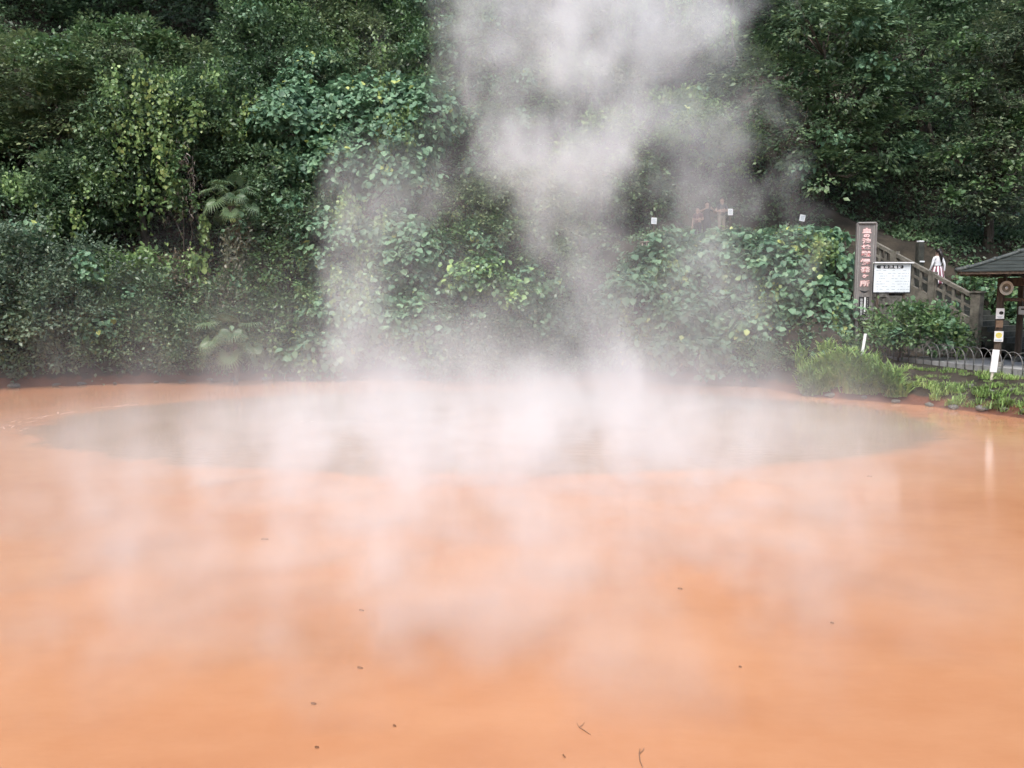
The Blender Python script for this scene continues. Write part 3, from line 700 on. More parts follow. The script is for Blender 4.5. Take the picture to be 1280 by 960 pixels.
person('woman in a white blouse and red-striped skirt climbing the stairs', (wp.x, wp.y, 1.2 + RISE * 12.5), math.pi + .2,
       pose(kneL=(.10, -.16, .56), ankL=(.10, -.10, .24), toeL=(.11, -.26, .19), elbR=(-.25, .08, 1.11), wriR=(-.27, .05, .88), hanR=(-.27, .03, .80), elbL=(.24, .0, 1.10), wriL=(.26, -.10, .90), hanL=(.26, -.13, .82)),
       M_BLOUSE, M_SKIN, False, skirt, 'long')
M_TEE = mat('charcoal_shirt', (.030, .030, .034), (.05, .05, .055), rough=.85); M_NAVY = mat('dark_trousers', (.028, .028, .034), (.045, .045, .05), rough=.85)
M_PLUM = mat('plum_top', (.075, .035, .045), (.11, .055, .065), rough=.85); M_BEIGE = mat('beige_trousers', (.20, .165, .125), (.26, .22, .17), rough=.85)
def phone(at_):
    def f(root): MB().box(at_, (.075, .012, .15), ch=.004, rz=.1).build('phone', M_BLACK, root)
    return f
for lab, px, top, Y, rz, J, c1, c2, ex, hr in (
    ('short person in a plum top holding one forearm across on the upper path', 872.5, 257, 37.2, -.5,
     {k: (v[0] * .95, v[1], v[2] * .9) for k, v in pose(elbL=(.24, .02, 1.12), wriL=(.10, -.20, 1.12), hanL=(.03, -.23, 1.13)).items()}, M_PLUM, M_NAVY, None, 'short'),
    ('person in dark clothes raising both bent arms to take a photograph', 884, 248.5, 37.5, .1,
     pose(elbL=(.36, -.14, 1.22), wriL=(.16, -.30, 1.36), hanL=(.09, -.33, 1.41), elbR=(-.38, -.12, 1.24), wriR=(-.16, -.30, 1.38), hanR=(-.09, -.33, 1.42)), M_TEE, M_NAVY, phone((0, -.36, 1.47)), 'short'),
    ('man in a charcoal shirt and beige trousers with folded forearms', 902.5, 247.5, 37.3, .15,
     pose(elbL=(.27, .0, 1.12), wriL=(.06, -.19, 1.16), hanL=(-.02, -.21, 1.17), elbR=(-.27, .0, 1.12), wriR=(-.05, -.20, 1.10), hanR=(.03, -.22, 1.10)), M_TEE, M_BEIGE, None, 'short')):
    p = at(px, top, Y); g = gz(p.x, p.y)
    person(lab, (p.x, p.y, g), rz, J, c1, c2, True, ex, hr)
# ------------------------------------------------------------------ foliage
rng = np.random.default_rng(7)
def unit(a): return a / np.maximum(np.linalg.norm(a, axis=-1, keepdims=True), 1e-9)
LEAF = {  # outlines: (along, across, lift) of a leaf of length 1, as fans from the base
    'kite': (np.array([(0, 0, 0), (.45, -.30, .05), (1, 0, -.06), (.45, .30, .05)]), [(0, 1, 2), (0, 2, 3)]),
    'broad': (np.array([(0, 0, 0), (.30, -.46, .06), (.75, -.30, .02), (1, 0, -.10), (.75, .30, .02), (.30, .46, .06)]), [(0, 1, 2), (0, 2, 3), (0, 3, 4), (0, 4, 5)]),
    'blade': (np.array([(0, -.05, 0), (0, .05, 0), (.55, .045, .12), (.55, -.045, .12), (1, 0, -.10)]), [(0, 1, 2), (0, 2, 3), (3, 2, 4)]),
}
def leaf_mesh(name, P, D, Nn, S, T, material, shape='kite'):
    """one mesh of many leaves: position, tip direction, face normal, length, tint"""
    tpl, tris = LEAF[shape]; k = len(tpl); n = len(P)
    D = unit(D); B = unit(np.cross(Nn, D)); Nn = np.cross(D, B)
    V = (P[:, None] + S[:, None, None] * (tpl[None, :, 0:1] * D[:, None] + tpl[None, :, 1:2] * B[:, None] + tpl[None, :, 2:3] * Nn[:, None])).reshape(-1, 3)
    Fi = (np.arange(n)[:, None, None] * k + np.array(tris)[None]).reshape(-1, 3)
    me = bpy.data.meshes.new(name); nf = len(Fi)
    me.vertices.add(len(V)); me.vertices.foreach_set('co', V.astype(np.float32).ravel())
    me.loops.add(nf * 3); me.loops.foreach_set('vertex_index', Fi.astype(np.int32).ravel())
    me.polygons.add(nf); me.polygons.foreach_set('loop_start', np.arange(0, nf * 3, 3, dtype=np.int32))
    a = me.attributes.new('tint', 'FLOAT', 'POINT'); a.data.foreach_set('value', np.repeat(np.clip(T, 0, 1), k).astype(np.float32))
    me.materials.append(material); me.update()
    return me
TRIS = [0]
def clumped(lobes, style, leaf, dens, spread, tint_var=.16):
    """leaves in clumps over the outer shells of the lobes (centre, radii)"""
    out = []
    for c, r in lobes:
        c, r = np.array(c), np.array(r); area = 2 * math.pi * ((r[0] * r[2]) + (r[0] * r[1]) + (r[1] * r[2])) / 3 * 1.5
        nc = max(6, int(area / (spread * spread) * .9))
        d = unit(rng.normal(size=(int(nc * 1.9), 3)))
        keep = (rng.random(len(d)) > np.clip(d[:, 1] * 1.3 - .2, 0, .8)) & (rng.random(len(d)) > np.clip(-d[:, 2] * 1.2 - .2, 0, .75))
        ph = rng.random(3) * 9; d = d[keep]
        if style in ('ball', 'spray'): d = d[np.sin(d[:, 0] * 4.7 + ph[1]) * np.sin(d[:, 2] * 5.1 + ph[2]) + .35 * np.sin(d[:, 1] * 8 + ph[0]) > -.52]
        d = d[:nc]
        lump = .17 * np.sin(d[:, 0] * 4.1 + ph[0]) + .16 * np.sin(d[:, 2] * 5.3 + ph[1]) + .13 * np.sin(d[:, 1] * 9 + d[:, 0] * 7 + ph[2])
        rad = 1 + lump + rng.normal(size=len(d)) * .07
        if style == 'tree': rad -= np.where(rng.random(len(d)) < .25, rng.random(len(d)) * .45, 0)
        cc = c + d * r * rad[:, None]
        nrm = unit(d / r)
        m = max(4, int(dens * spread * spread / (leaf * leaf * .3)))
        j = np.repeat(np.arange(len(d)), m); n = len(j)
        up = np.array([0, 0, 1.0]); nn = nrm[j]
        ct = rng.normal(size=len(d)) * tint_var * 1.1; cs = .72 + .56 * rng.random(len(d))
        big = rng.random(len(d)) * 1.0 + .45
        g = rng.normal(size=(n, 3)) * big[j][:, None]
        if style == 'spray':                       # flat layered sprays, drooping at the rim
            off = g * spread * np.array([.62, .62, .12]); rr = np.hypot(off[:, 0], off[:, 1]); off[:, 2] -= rr * rr * .28 / spread
            off += nn * .0; fn = unit(up * 1.2 + nn * .5 + rng.normal(size=(n, 3)) * .35)
            td = unit(off * np.array([1, 1, .3]) + nn * spread * .6 + rng.normal(size=(n, 3)) * .15 * spread - up * .18 * spread)
        elif style == 'vine':                      # shingled over the surface
            off = g * spread * .6; off -= nn * (off * nn).sum(1, keepdims=True) * .8
            fn = unit(nn * .55 + up * 1.0 + rng.normal(size=(n, 3)) * .30)
            td = unit(rng.normal(size=(n, 3)) * .55 - up * .8 + nn * .5)
        elif style == 'hang':                      # hanging strings
            off = g * spread * np.array([.22, .22, 1.0]); fn = unit(nn * 1.0 + up * .35 + rng.normal(size=(n, 3)) * .45)
            td = unit(rng.normal(size=(n, 3)) * .4 - up)
        else:                                      # rounded clumps
            off = g * spread * np.array([.5, .5, .36]); fn = unit(unit(off + nn * .12) * .8 + up * .8 + rng.normal(size=(n, 3)) * .45)
            td = unit(off + nn * .3 * spread + rng.normal(size=(n, 3)) * .3 * spread - up * .12 * spread)
        P = cc[j] + off
        S = leaf * (.65 + .7 * rng.random(n)) * cs[j]
        T = .45 + ct[j] + rng.normal(size=n) * tint_var
        out.append((P, td, fn, S, T))
    return [np.concatenate(q) for q in zip(*out)]
def px_lobes(ls):
    res = []
    for q in ls:
        px, py, Y, rx, rz = q[:5]; k = Y / F_PX; a = rx * k
        res.append((tuple(at(px, py, Y)), (a, q[5] if len(q) > 5 else max(.5, .8 * a), rz * k)))
    return res
def limbs(root_pt, lobes, r0, kids=5, lean=None):
    """a tapered trunk that forks to every lobe and to the clumps of each"""
    mb = MB(); b = Vector(root_pt)
    cen = sum((Vector(c) for c, r in lobes), Vector()) / len(lobes)
    fork = b.lerp(cen, .45); fork.x = b.x + (cen.x - b.x) * .3; fork.y = b.y + (cen.y - b.y) * .3
    mid = b.lerp(fork, .5) + Vector((random.uniform(-.12, .12), random.uniform(-.12, .12), 0))
    mb.tube([b - Vector((0, 0, .3)), b + Vector((0, 0, .15)), mid, fork], [r0 * 1.35, r0 * 1.1, r0 * .85, r0 * .72], 8)
    for c, r in lobes:
        c = Vector(c); base = c - Vector((0, 0, r[2] * .35))
        m1 = fork.lerp(base, .5) + Vector((random.uniform(-.3, .3), random.uniform(-.3, .3), .2 * r[2]))
        mb.tube([fork, m1, base], [r0 * .55, r0 * .38, r0 * .25], 6)
        for k in range(kids):
            a = random.uniform(0, 6.28); e = random.uniform(-.1, 1.2)
            tip = c + Vector((math.cos(a) * math.cos(e) * r[0], math.sin(a) * math.cos(e) * r[1], math.sin(e) * r[2])) * .92
            mb.tube([m1.lerp(base, .7), base.lerp(tip, .5) + Vector((0, 0, -.08 * r[2])), tip], [r0 * .2, r0 * .12, r0 * .04], 4)
    return mb
M_BARK = mat('bark', (0.05, 0.04, 0.03), (0.12, 0.10, 0.08), rough=.9, scale=8, stretch=(1, 1, .25), bump=.6)
def plant(name, label, cat, lobes, material, style='ball', leaf=.16, dens=1.5, spread=.45, shape='kite', trunk=.12, base=None, group=None, tint_var=.16, fol='crown', accent=None, kids=5, mixed='auto'):
    if mixed == 'auto': mixed = random.choice([(L_KUDZU, 2, 'vine', .17), (L_LIGHT, 2, 'hang', .13), (L_MID, 3, 'ball', .15), (L_YELLOW, 1, 'hang', .12), (L_KUDZU, 1, 'vine', .2)])
    lobes = px_lobes(lobes)
    cx, cyy = np.mean([l[0][0] for l in lobes]), np.max([l[0][1] for l in lobes])
    if base: cx, cyy = base
    root = empty(name, (cx, cyy, gz(cx, cyy)), 0, label, cat, group)
    inv = -Vector(root.location)
    if trunk:
        o = limbs(root.location, lobes, trunk, kids).build('trunk', M_BARK, root, True)
        o.matrix_parent_inverse = Matrix.Translation(inv)
    P, D, Nn, S, T = clumped(lobes, style, leaf, dens, spread, tint_var)
    gzs = ground(P[:, 0], P[:, 1]); ok = P[:, 2] > np.maximum(gzs - .05, .03); P, D, Nn, S, T = P[ok], D[ok], Nn[ok], S[ok], T[ok]
    me = leaf_mesh(fol, P, D, Nn, S, T, material, shape); TRIS[0] += len(me.polygons)
    o = bpy.data.objects.new(fol, me); col.objects.link(o); o.parent = root; o.matrix_parent_inverse = Matrix.Translation(inv); o['kind'] = 'stuff'
    if mixed:                                       # another plant growing through it
        sel = []
        for c, r in lobes:
            for _ in range(mixed[1]):
                a, e = rng.random() * 6.28, rng.random() * 1.5 - .45; dv = np.array([math.cos(a) * math.cos(e), -abs(math.sin(a)) * math.cos(e), math.sin(e)])
                sel.append((tuple(np.array(c) + dv * np.array(r) * .98), tuple(np.array(r) * (.16 + .2 * rng.random()))))
        P, D, Nn, S, T = clumped(sel, mixed[2], mixed[3], 1.0, .3)
        ok = P[:, 2] > np.maximum(ground(P[:, 0], P[:, 1]), .03); me = leaf_mesh('creeper', P[ok], D[ok], Nn[ok], S[ok], T[ok], mixed[0], 'broad'); TRIS[0] += len(me.polygons)
        o = bpy.data.objects.new('creeper', me); col.objects.link(o); o.parent = root; o.matrix_parent_inverse = Matrix.Translation(inv); o['kind'] = 'stuff'
    if accent:
        am, part, als, ast, alf, ad, asp, ash = accent
        P, D, Nn, S, T = clumped(px_lobes(als), ast, alf, ad, asp)
        me = leaf_mesh(part, P, D, Nn, S, T, am, ash); TRIS[0] += len(me.polygons)
        o = bpy.data.objects.new(part, me); col.objects.link(o); o.parent = root; o.matrix_parent_inverse = Matrix.Translation(inv); o['kind'] = 'stuff'
    return root

L_DARK = leaf_mat('leaf_dark_evergreen', [(0, (.028, .062, .028)), (.5, (.066, .130, .052)), (1, (.150, .235, .085))])
L_GREY = leaf_mat('leaf_grey_green', [(0, (.040, .072, .044)), (.5, (.085, .140, .078)), (1, (.155, .22, .12))])
L_MID = leaf_mat('leaf_mid_green', [(0, (0.031, 0.070, 0.025)), (.5, (0.073, 0.154, 0.049)), (1, (0.168, 0.266, 0.077))])
L_OLIVE = leaf_mat('leaf_olive_maple', [(0, (.042, .078, .032)), (.5, (.098, .155, .058)), (1, (.20, .25, .09))])
L_KUDZU = leaf_mat('leaf_kudzu', [(0, (0.042, 0.112, 0.056)), (.5, (0.098, 0.210, 0.105)), (.93, (0.182, 0.322, 0.154)), (1, (0.392, 0.448, 0.084))], rough=.55)
L_LIGHT = leaf_mat('leaf_light_green', [(0, (0.063, 0.133, 0.035)), (.5, (0.133, 0.245, 0.063)), (1, (0.280, 0.406, 0.112))])
L_YELLOW = leaf_mat('leaf_yellow_green', [(0, (.05, .11, .025)), (.5, (.12, .21, .045)), (1, (.30, .36, .08))])
L_BROWN = leaf_mat('leaf_dead_brown', [(0, (0.070, 0.049, 0.035)), (.5, (0.182, 0.140, 0.105)), (1, (0.336, 0.280, 0.224))], trans=.1)
L_PALM = leaf_mat('leaf_palm', [(0, (.035, .075, .03)), (.5, (.07, .13, .05)), (1, (.14, .21, .075))], rough=.45)
L_GRASS = leaf_mat('grass_blade', [(0, (.085, .15, .025)), (.5, (.18, .32, .055)), (1, (.34, .43, .12))], spec=.3)
# ------------------------------------------------------------------ the hillside's plants, one by one
random.seed(5)
plant('shrub', 'dense dark grey-green shrub overhanging the water on the steam-free bank', 'shrub',
      [(15, 390, 32.6, 70, 75), (80, 410, 33.2, 62, 62), (112, 352, 34.2, 46, 45), (25, 325, 34.2, 60, 40), (-60, 380, 32, 60, 90)], L_GREY, leaf=.15, spread=.42, trunk=.08)
plant('shrub', 'fine-leaved dark shrub growing between the grey-green shrub and the low fan palm', 'shrub',
      [(165, 425, 33.8, 60, 46), (238, 432, 34.2, 58, 42), (300, 405, 34.8, 46, 45), (205, 385, 35.2, 52, 34)], L_DARK, leaf=.13, spread=.4, trunk=.07)
plant('bush', 'light green leafy bush with yellowing leaves above the fine-leaved shrub', 'bush',
      [(130, 352, 36, 55, 26), (180, 340, 36.4, 40, 22)], L_LIGHT, leaf=.17, spread=.4, trunk=.06)
plant('bush', 'reddish brown bush of dry twigs beside the ivy-wrapped palm trunk', 'bush',
      [(225, 352, 36.6, 38, 26), (195, 372, 36, 26, 16)], leaf_mat('leaf_russet', [(0, (0.042, 0.049, 0.028)), (.5, (0.091, 0.091, 0.049)), (1, (0.224, 0.154, 0.098))]), leaf=.14, spread=.4, trunk=.05)
plant('maple_tree', 'wide olive-green maple with flat layered sprays below the dark hollow', 'tree',
      [(55, 115, 40, 105, 55), (165, 75, 41.5, 80, 34), (235, 88, 41.5, 55, 34), (20, 190, 39.2, 70, 50), (120, 150, 39.8, 80, 45), (-70, 150, 40, 70, 80), (0, 60, 42, 60, 24)],
      L_OLIVE, 'spray', leaf=.19, spread=.72, dens=1.35, trunk=.2)
plant('vine_draped_tree', 'dark tree smothered in climbing vines with yellow-green leaf trails', 'tree',
      [(185, 145, 38.2, 66, 52), (150, 215, 37.8, 56, 50), (95, 250, 37.4, 56, 48), (35, 262, 37, 62, 52), (250, 165, 38.6, 46, 55), (265, 120, 39, 40, 40)],
      L_DARK, 'ball', leaf=.17, spread=.45, trunk=.2,
      accent=(L_YELLOW, 'vine_trail', [(190, 125, 36.3, 34, 30, .4), (203, 165, 36.2, 14, 45, .3), (168, 170, 36.1, 12, 38, .3), (212, 240, 36.1, 12, 36, .3), (205, 215, 36, 9, 50, .3), (235, 150, 36.6, 20, 24, .3), (98, 285, 35.6, 8, 34, .2), (55, 285, 35.5, 24, 16, .3), (152, 180, 36.1, 9, 40, .2), (180, 260, 36, 8, 30, .2)], 'hang', .14, .36, .38, 'broad'))
plant('vine_curtain', 'withered brown vine curtain hanging beside the yellow-green trails', 'vine',
      [(226, 215, 36.4, 15, 32, .3), (236, 250, 36.3, 12, 32, .3), (218, 265, 36.3, 9, 24, .3)], L_BROWN, 'hang', leaf=.22, spread=.34, dens=.8, shape='blade', trunk=.05, fol='foliage')
plant('vine', 'bright yellow-green creeper climbing up the shaggy palm trunk', 'vine',
      [(256, 302, 36, 6, 26, .2), (251, 335, 35.8, 11, 16, .2)], L_YELLOW, 'hang', leaf=.17, spread=.3, dens=1.0, shape='broad', trunk=.03, fol='foliage')
plant('evergreen_tree', 'dense evergreen tree with glossy dark leaves beside the dark hollow', 'tree',
      [(335, 62, 42.5, 52, 45), (375, 95, 41.5, 50, 30), (312, 110, 41.8, 36, 36), (300, 170, 40, 46, 46), (300, 205, 39, 45, 35)], L_DARK, leaf=.17, spread=.48, trunk=.2)
plant('broadleaf_tree', 'lighter green tree topping the dense dark evergreen', 'tree',
      [(322, 10, 43.5, 36, 32), (352, 35, 43.5, 30, 30)], L_MID, leaf=.18, spread=.5, trunk=.16)
plant('broadleaf_tree', 'drab olive tree of rounded tufts above the kudzu drapery', 'tree',
      [(435, 18, 45, 42, 32), (462, 55, 44, 32, 26), (470, 95, 43, 36, 24), (420, 75, 43.5, 30, 22), (445, -25, 46, 50, 30)], L_OLIVE, leaf=.19, spread=.5, trunk=.18)
plant('broadleaf_tree', 'fresh green rounded tree at the edge of the big steam cloud', 'tree',
      [(508, 40, 45, 30, 24), (545, 75, 43, 42, 30), (590, 48, 42.6, 40, 34), (535, 112, 42.4, 40, 18), (575, 108, 42, 30, 20), (560, 8, 46, 46, 24)], L_MID, leaf=.19, spread=.48, trunk=.18)
plant('kudzu_vine', 'thick curtain of broad kudzu leaves draped below the olive tree', 'vine',
      [(365, 152, 38.6, 50, 44), (440, 150, 39, 56, 44), (515, 148, 38.6, 48, 42), (492, 205, 37.6, 56, 46), (415, 212, 37.6, 52, 38)], L_KUDZU, 'vine', leaf=.23, spread=.42, dens=1.9, shape='broad', trunk=.1, fol='foliage')
plant('bush', 'dark glossy bush between the shaggy palm and the kudzu curtain', 'bush',
      [(350, 235, 37.2, 44, 36), (330, 285, 36.6, 42, 34), (390, 275, 36.4, 40, 30)], L_DARK, leaf=.17, spread=.42, trunk=.08)
plant('bush', 'green bush with pale leaves beside the low fan palm', 'bush',
      [(345, 345, 35.8, 46, 36), (365, 400, 35.2, 46, 34), (335, 430, 35, 36, 24)], L_MID, leaf=.16, spread=.42, trunk=.07)
plant('kudzu_vine', 'steam-veiled kudzu bank behind the slimmer steam plume', 'vine',
      [(440, 310, 36.4, 56, 50), (510, 330, 36.4, 52, 60), (440, 390, 35.6, 60, 50), (525, 415, 35.6, 62, 36), (400, 440, 35.3, 60, 24)], L_KUDZU, 'vine', leaf=.22, spread=.44, dens=1.8, shape='broad', trunk=.08, fol='foliage')
plant('slender_tree', 'slender tree with thin bare branches in front of the dark recess', 'tree',
      [(638, 165, 40, 34, 34), (605, 205, 39.4, 30, 22), (655, 120, 41.5, 46, 40), (600, 150, 41, 26, 22)], L_MID, 'spray', leaf=.16, spread=.42, dens=.8, trunk=.09, kids=8)
plant('bush', 'brownish scrub bush under the slender tree', 'bush',
      [(585, 255, 38, 52, 26), (640, 240, 38.4, 46, 30), (660, 285, 37.5, 48, 30)], L_OLIVE, leaf=.16, spread=.44, trunk=.07, tint_var=.2)
plant('bush', 'mixed green bush below the brownish scrub', 'bush',
      [(575, 310, 37, 46, 30), (625, 305, 37, 44, 26), (690, 340, 36.4, 40, 36)], L_MID, leaf=.16, spread=.44, trunk=.07)
plant('kudzu_vine', 'low kudzu patch with bright young leaves between the two plumes', 'vine',
      [(600, 352, 36.2, 52, 28), (645, 372, 35.8, 40, 26)], leaf_mat('leaf_young_kudzu', [(0, (0.049, 0.119, 0.049)), (.5, (0.105, 0.217, 0.084)), (.8, (0.224, 0.378, 0.098)), (1, (0.350, 0.504, 0.112))]), 'vine', leaf=.21, spread=.42, dens=1.8, shape='broad', trunk=.06, fol='foliage')
plant('bush', 'grey steam-soaked bush at the water between the two plumes', 'bush',
      [(585, 415, 35.6, 60, 34), (660, 420, 35.6, 52, 34), (720, 415, 35.2, 50, 40), (620, 455, 35.2, 90, 16)], L_GREY, leaf=.15, spread=.44, trunk=.07)
plant('broadleaf_tree', 'tall tree half hidden behind the billowing top of the big plume', 'tree',
      [(710, 45, 45, 66, 60), (785, 35, 45.5, 66, 56), (850, 60, 45, 52, 50), (740, 110, 44, 60, 40)], L_OLIVE, leaf=.19, spread=.52, trunk=.22)
plant('broadleaf_tree', 'pale-leaved small tree glowing through the big plume', 'tree',
      [(755, 185, 41, 48, 38), (710, 215, 40.6, 40, 30)], L_LIGHT, leaf=.18, spread=.46, trunk=.12)
plant('broadleaf_tree', 'small leafy tree arching over the upper path', 'tree',
      [(880, 165, 41.6, 50, 32), (920, 190, 41.2, 34, 26), (850, 140, 42.5, 36, 26)], L_LIGHT, leaf=.18, spread=.46, trunk=.12)
plant('bush', 'dark bush behind the notice beside the bamboo fence', 'bush',
      [(735, 255, 40.4, 50, 34), (790, 240, 41.2, 46, 26), (700, 290, 38.6, 40, 26)], L_DARK, leaf=.17, spread=.46, trunk=.08)
plant('kudzu_vine', 'broad kudzu mound with large leaves beside the tall vertical sign', 'vine',
      [(1005, 332, 34, 58, 38), (1015, 385, 33, 44, 44), (950, 345, 34.4, 52, 40), (960, 400, 33.4, 46, 44), (1035, 425, 31.6, 22, 34)],
      L_KUDZU, 'vine', leaf=.22, spread=.40, dens=2.1, shape='broad', trunk=.08, fol='foliage')
plant('kudzu_vine', 'steam-washed kudzu slope below the people on the upper path', 'vine',
      [(890, 335, 35.6, 60, 42), (830, 350, 35.4, 52, 44), (790, 390, 34.8, 46, 44), (860, 405, 34.6, 60, 40), (915, 400, 34.4, 48, 44), (850, 440, 34.2, 80, 20)],
      L_KUDZU, 'vine', leaf=.24, spread=.44, dens=1.9, shape='broad', trunk=.08, fol='foliage')
plant('shrub', 'small-leaved dark shrub at the waterline under the broad kudzu mound', 'shrub',
      [(1000, 440, 31.8, 40, 28), (955, 450, 32.4, 40, 22), (1035, 455, 30.4, 20, 22)], L_DARK, leaf=.13, spread=.38, trunk=.06)
plant('broadleaf_tree', 'big-leaved tree leaning over the upper path beside the lianas', 'tree',
      [(1030, 35, 38, 76, 44), (965, 105, 38, 52, 40), (1050, 120, 38, 66, 42), (1000, 165, 37.4, 56, 36), (1085, 175, 38, 56, 42), (1040, 215, 37, 46, 26), (1100, 60, 39, 56, 50)],
      leaf_mat('leaf_broad_tree', [(0, (0.028, 0.059, 0.028)), (.5, (0.064, 0.123, 0.048)), (1, (0.168, 0.238, 0.084))]), 'spray', leaf=.22, spread=.55, dens=1.4, trunk=.22, kids=7)
plant('tall_tree', 'tall shadowy tree between the big-leaved tree and the drooping tree', 'tree',
      [(1150, 45, 43, 62, 60), (1145, 135, 42.4, 50, 50), (1165, 215, 41.6, 46, 40), (1185, -20, 43, 70, 50)], L_DARK, 'spray', leaf=.20, spread=.55, dens=1.3, trunk=.24)
plant('drooping_tree', 'tree with drooping olive boughs and a vine column above the pavilion', 'tree',
      [(1255, 55, 36.6, 56, 44), (1215, 120, 36.2, 32, 34), (1240, 170, 35.8, 28, 60), (1245, 235, 35.6, 22, 46), (1285, 130, 36.4, 46, 70), (1195, 195, 36, 26, 18), (1205, 245, 35.8, 28, 16), (1320, 60, 36.4, 50, 70), (1310, 230, 36, 40, 60)],
      leaf_mat('leaf_drooping', [(0, (0.031, 0.059, 0.031)), (.5, (0.077, 0.115, 0.056)), (1, (0.182, 0.224, 0.098))]), 'spray', leaf=.16, spread=.5, dens=1.5, trunk=.2)
plant('shrub', 'leafy shrub under the white notice board by the stair wall', 'shrub',
      [(1132, 400, 30.8, 34, 18), (1158, 402, 30.6, 28, 20), (1090, 424, 30.2, 36, 16), (1140, 420, 30.3, 44, 18)], L_MID, leaf=.15, spread=.36, trunk=.05)
plant('shrub', 'dark low shrub tucked against the foot of the stair newel', 'shrub',
      [(1195, 425, 30.6, 20, 14)], L_DARK, leaf=.13, spread=.32, trunk=.03)
plant('shrub', 'green shrub on the slope behind the pavilion post', 'shrub',
      [(1262, 395, 33.5, 26, 24), (1235, 362, 34.2, 30, 20), (1285, 370, 33.8, 26, 26)], L_MID, leaf=.16, spread=.4, trunk=.05, base=(19.6, 33.6))

# lianas hanging from the big-leaved tree
for i, (px, top, bot, Y) in enumerate(((905, -20, 62, 39.2), (916, -20, 92, 39.0))):
    a, b = at(px, top, Y), at(px, bot, Y); pts = []
    for k in range(13):
        t = k / 12; p = a.lerp(b, t); p.x += .10 * math.sin(t * 9 + i) + .05 * math.sin(t * 23 + 2 * i); p.y += .06 * math.sin(t * 14); pts.append(p)
    mb = MB().tube(pts, [.016 + .008 * math.sin(k) ** 2 for k in range(13)], 6)
    if i: mb.tube([p + Vector((.05 * math.sin(k * .9), .04, 0)) for k, p in enumerate(pts[3:11])], .016, 5)
    tag(mb.build('liana', M_BARK if 0 else mat('liana_bark', (.09, .08, .07), (.16, .145, .125), scale=10)),
        ('short thin liana hanging beside the twisted one', 'long twisted liana hanging against the dark recess')[i], 'liana', 'lianas by the dark recess')

# fan palms
def fan_leaf(r=.62, blades=24, arc=R(250)):
    mb = MB()
    for k in range(blades):
        a = -arc / 2 + arc * k / (blades - 1); L = r * (1 - .22 * abs(a) / (arc / 2)) * random.uniform(.92, 1.05); wv = .020 + .010 * math.cos(a * .5)
        d = Vector((math.cos(a), math.sin(a), 0)); s = Vector((-d.y, d.x, 0)); up = Vector((0, 0, 1)); droop = .10 + .05 * random.random()
        p0, p1, p2 = d * .03, d * L * .6 + up * .03, d * L - up * droop
        mb.add([p0, p1 - s * wv + up * .02, p1 + s * wv + up * .02, p1, p2], [(0, 1, 3), (0, 3, 2), (3, 1, 4), (2, 3, 4)])
    return mb
def fan_mesh():
    mb = fan_leaf(); me = bpy.data.meshes.new('frond'); me.from_pydata([tuple(v) for v in mb.v], [], mb.f); me.materials.append(L_PALM)
    a = me.attributes.new('tint', 'FLOAT', 'POINT'); v = random.uniform(.3, .75)
    a.data.foreach_set('value', np.clip(np.repeat(v, len(me.vertices)) + rng.normal(size=len(me.vertices)) * .05, 0, 1).astype(np.float32))
    return me
FANS = [fan_mesh() for _ in range(5)]
M_STALK = mat('palm_stalk', (.07, .11, .04), (.12, .16, .06), scale=5)
M_FIBRE = mat('palm_fibre', (.035, .028, .022), (.10, .08, .06), rough=.95, scale=14, stretch=(1, 1, .3), bump=.8)
def palm(label, px, py, Y, n, size, trunk_h, spread_z=(-.5, 1.2), tilt=0.0):
    top = at(px, py, Y); bx, by = top.x, top.y; g = gz(bx, by); bz = max(g, 0.05)
    root = empty('fan_palm', (bx, by, bz), 0, label, 'palm')
    hh = max(.3, top.z - bz)
    mb = MB(); zs = [i / 9 for i in range(10)]
    mb.tube([(0.10 * math.sin(t * 3), 0, hh * t - (.2 if t == 0 else 0)) for t in zs], [(.16 if trunk_h else .09) * (1.1 + .22 * math.sin(t * 41)) for t in zs], 9)
    mb.build('trunk', M_FIBRE, root)
    for k in range(n):
        a = k * 2.399 + random.uniform(-.2, .2); e = spread_z[0] + (spread_z[1] - spread_z[0]) * ((k + .5) / n)
        d = Vector((math.cos(a) * math.cos(e), math.sin(a) * math.cos(e), math.sin(e))); L = size * random.uniform(.75, 1.05)
        tip = Vector((0.014, 0, hh)) + d * L
        fr = bpy.data.objects.new('frond', FANS[k % 5]); col.objects.link(fr); fr.parent = root
        face = (d + Vector((0, 0, -1.05 * math.cos(e)))).normalized()
        q = face.to_track_quat('X', 'Z'); fr.rotation_euler = q.to_euler(); fr.location = tip; fr.scale = [size * random.uniform(.85, 1.1)] * 3
        inv = fr.matrix_basis.inverted()
        st = MB().tube([Vector((0.014, 0, hh - .05)), Vector((0.014, 0, hh)) + d * L * .55 + Vector((0, 0, .03)), tip], [.016, .011, .008], 5).build('stalk', M_STALK, fr)
        st.matrix_parent_inverse = inv
    return root
palm('tall fan palm with a shaggy trunk wrapped in dry ivy', 290, 258, 35.4, 19, 1.05, 1)
palm('low fan palm spreading over the water by the steam', 292, 428, 32.9, 16, 1.1, 0, (-.75, 1.1))
palm('small fan palm seedling under the vine-draped tree', 205, 345, 35.4, 8, .6, 0, (-.3, 1.0))
palm('young fan palm standing behind the ivy-wrapped palm trunk', 325, 320, 36.6, 10, .75, 0, (-.3, 1.1))
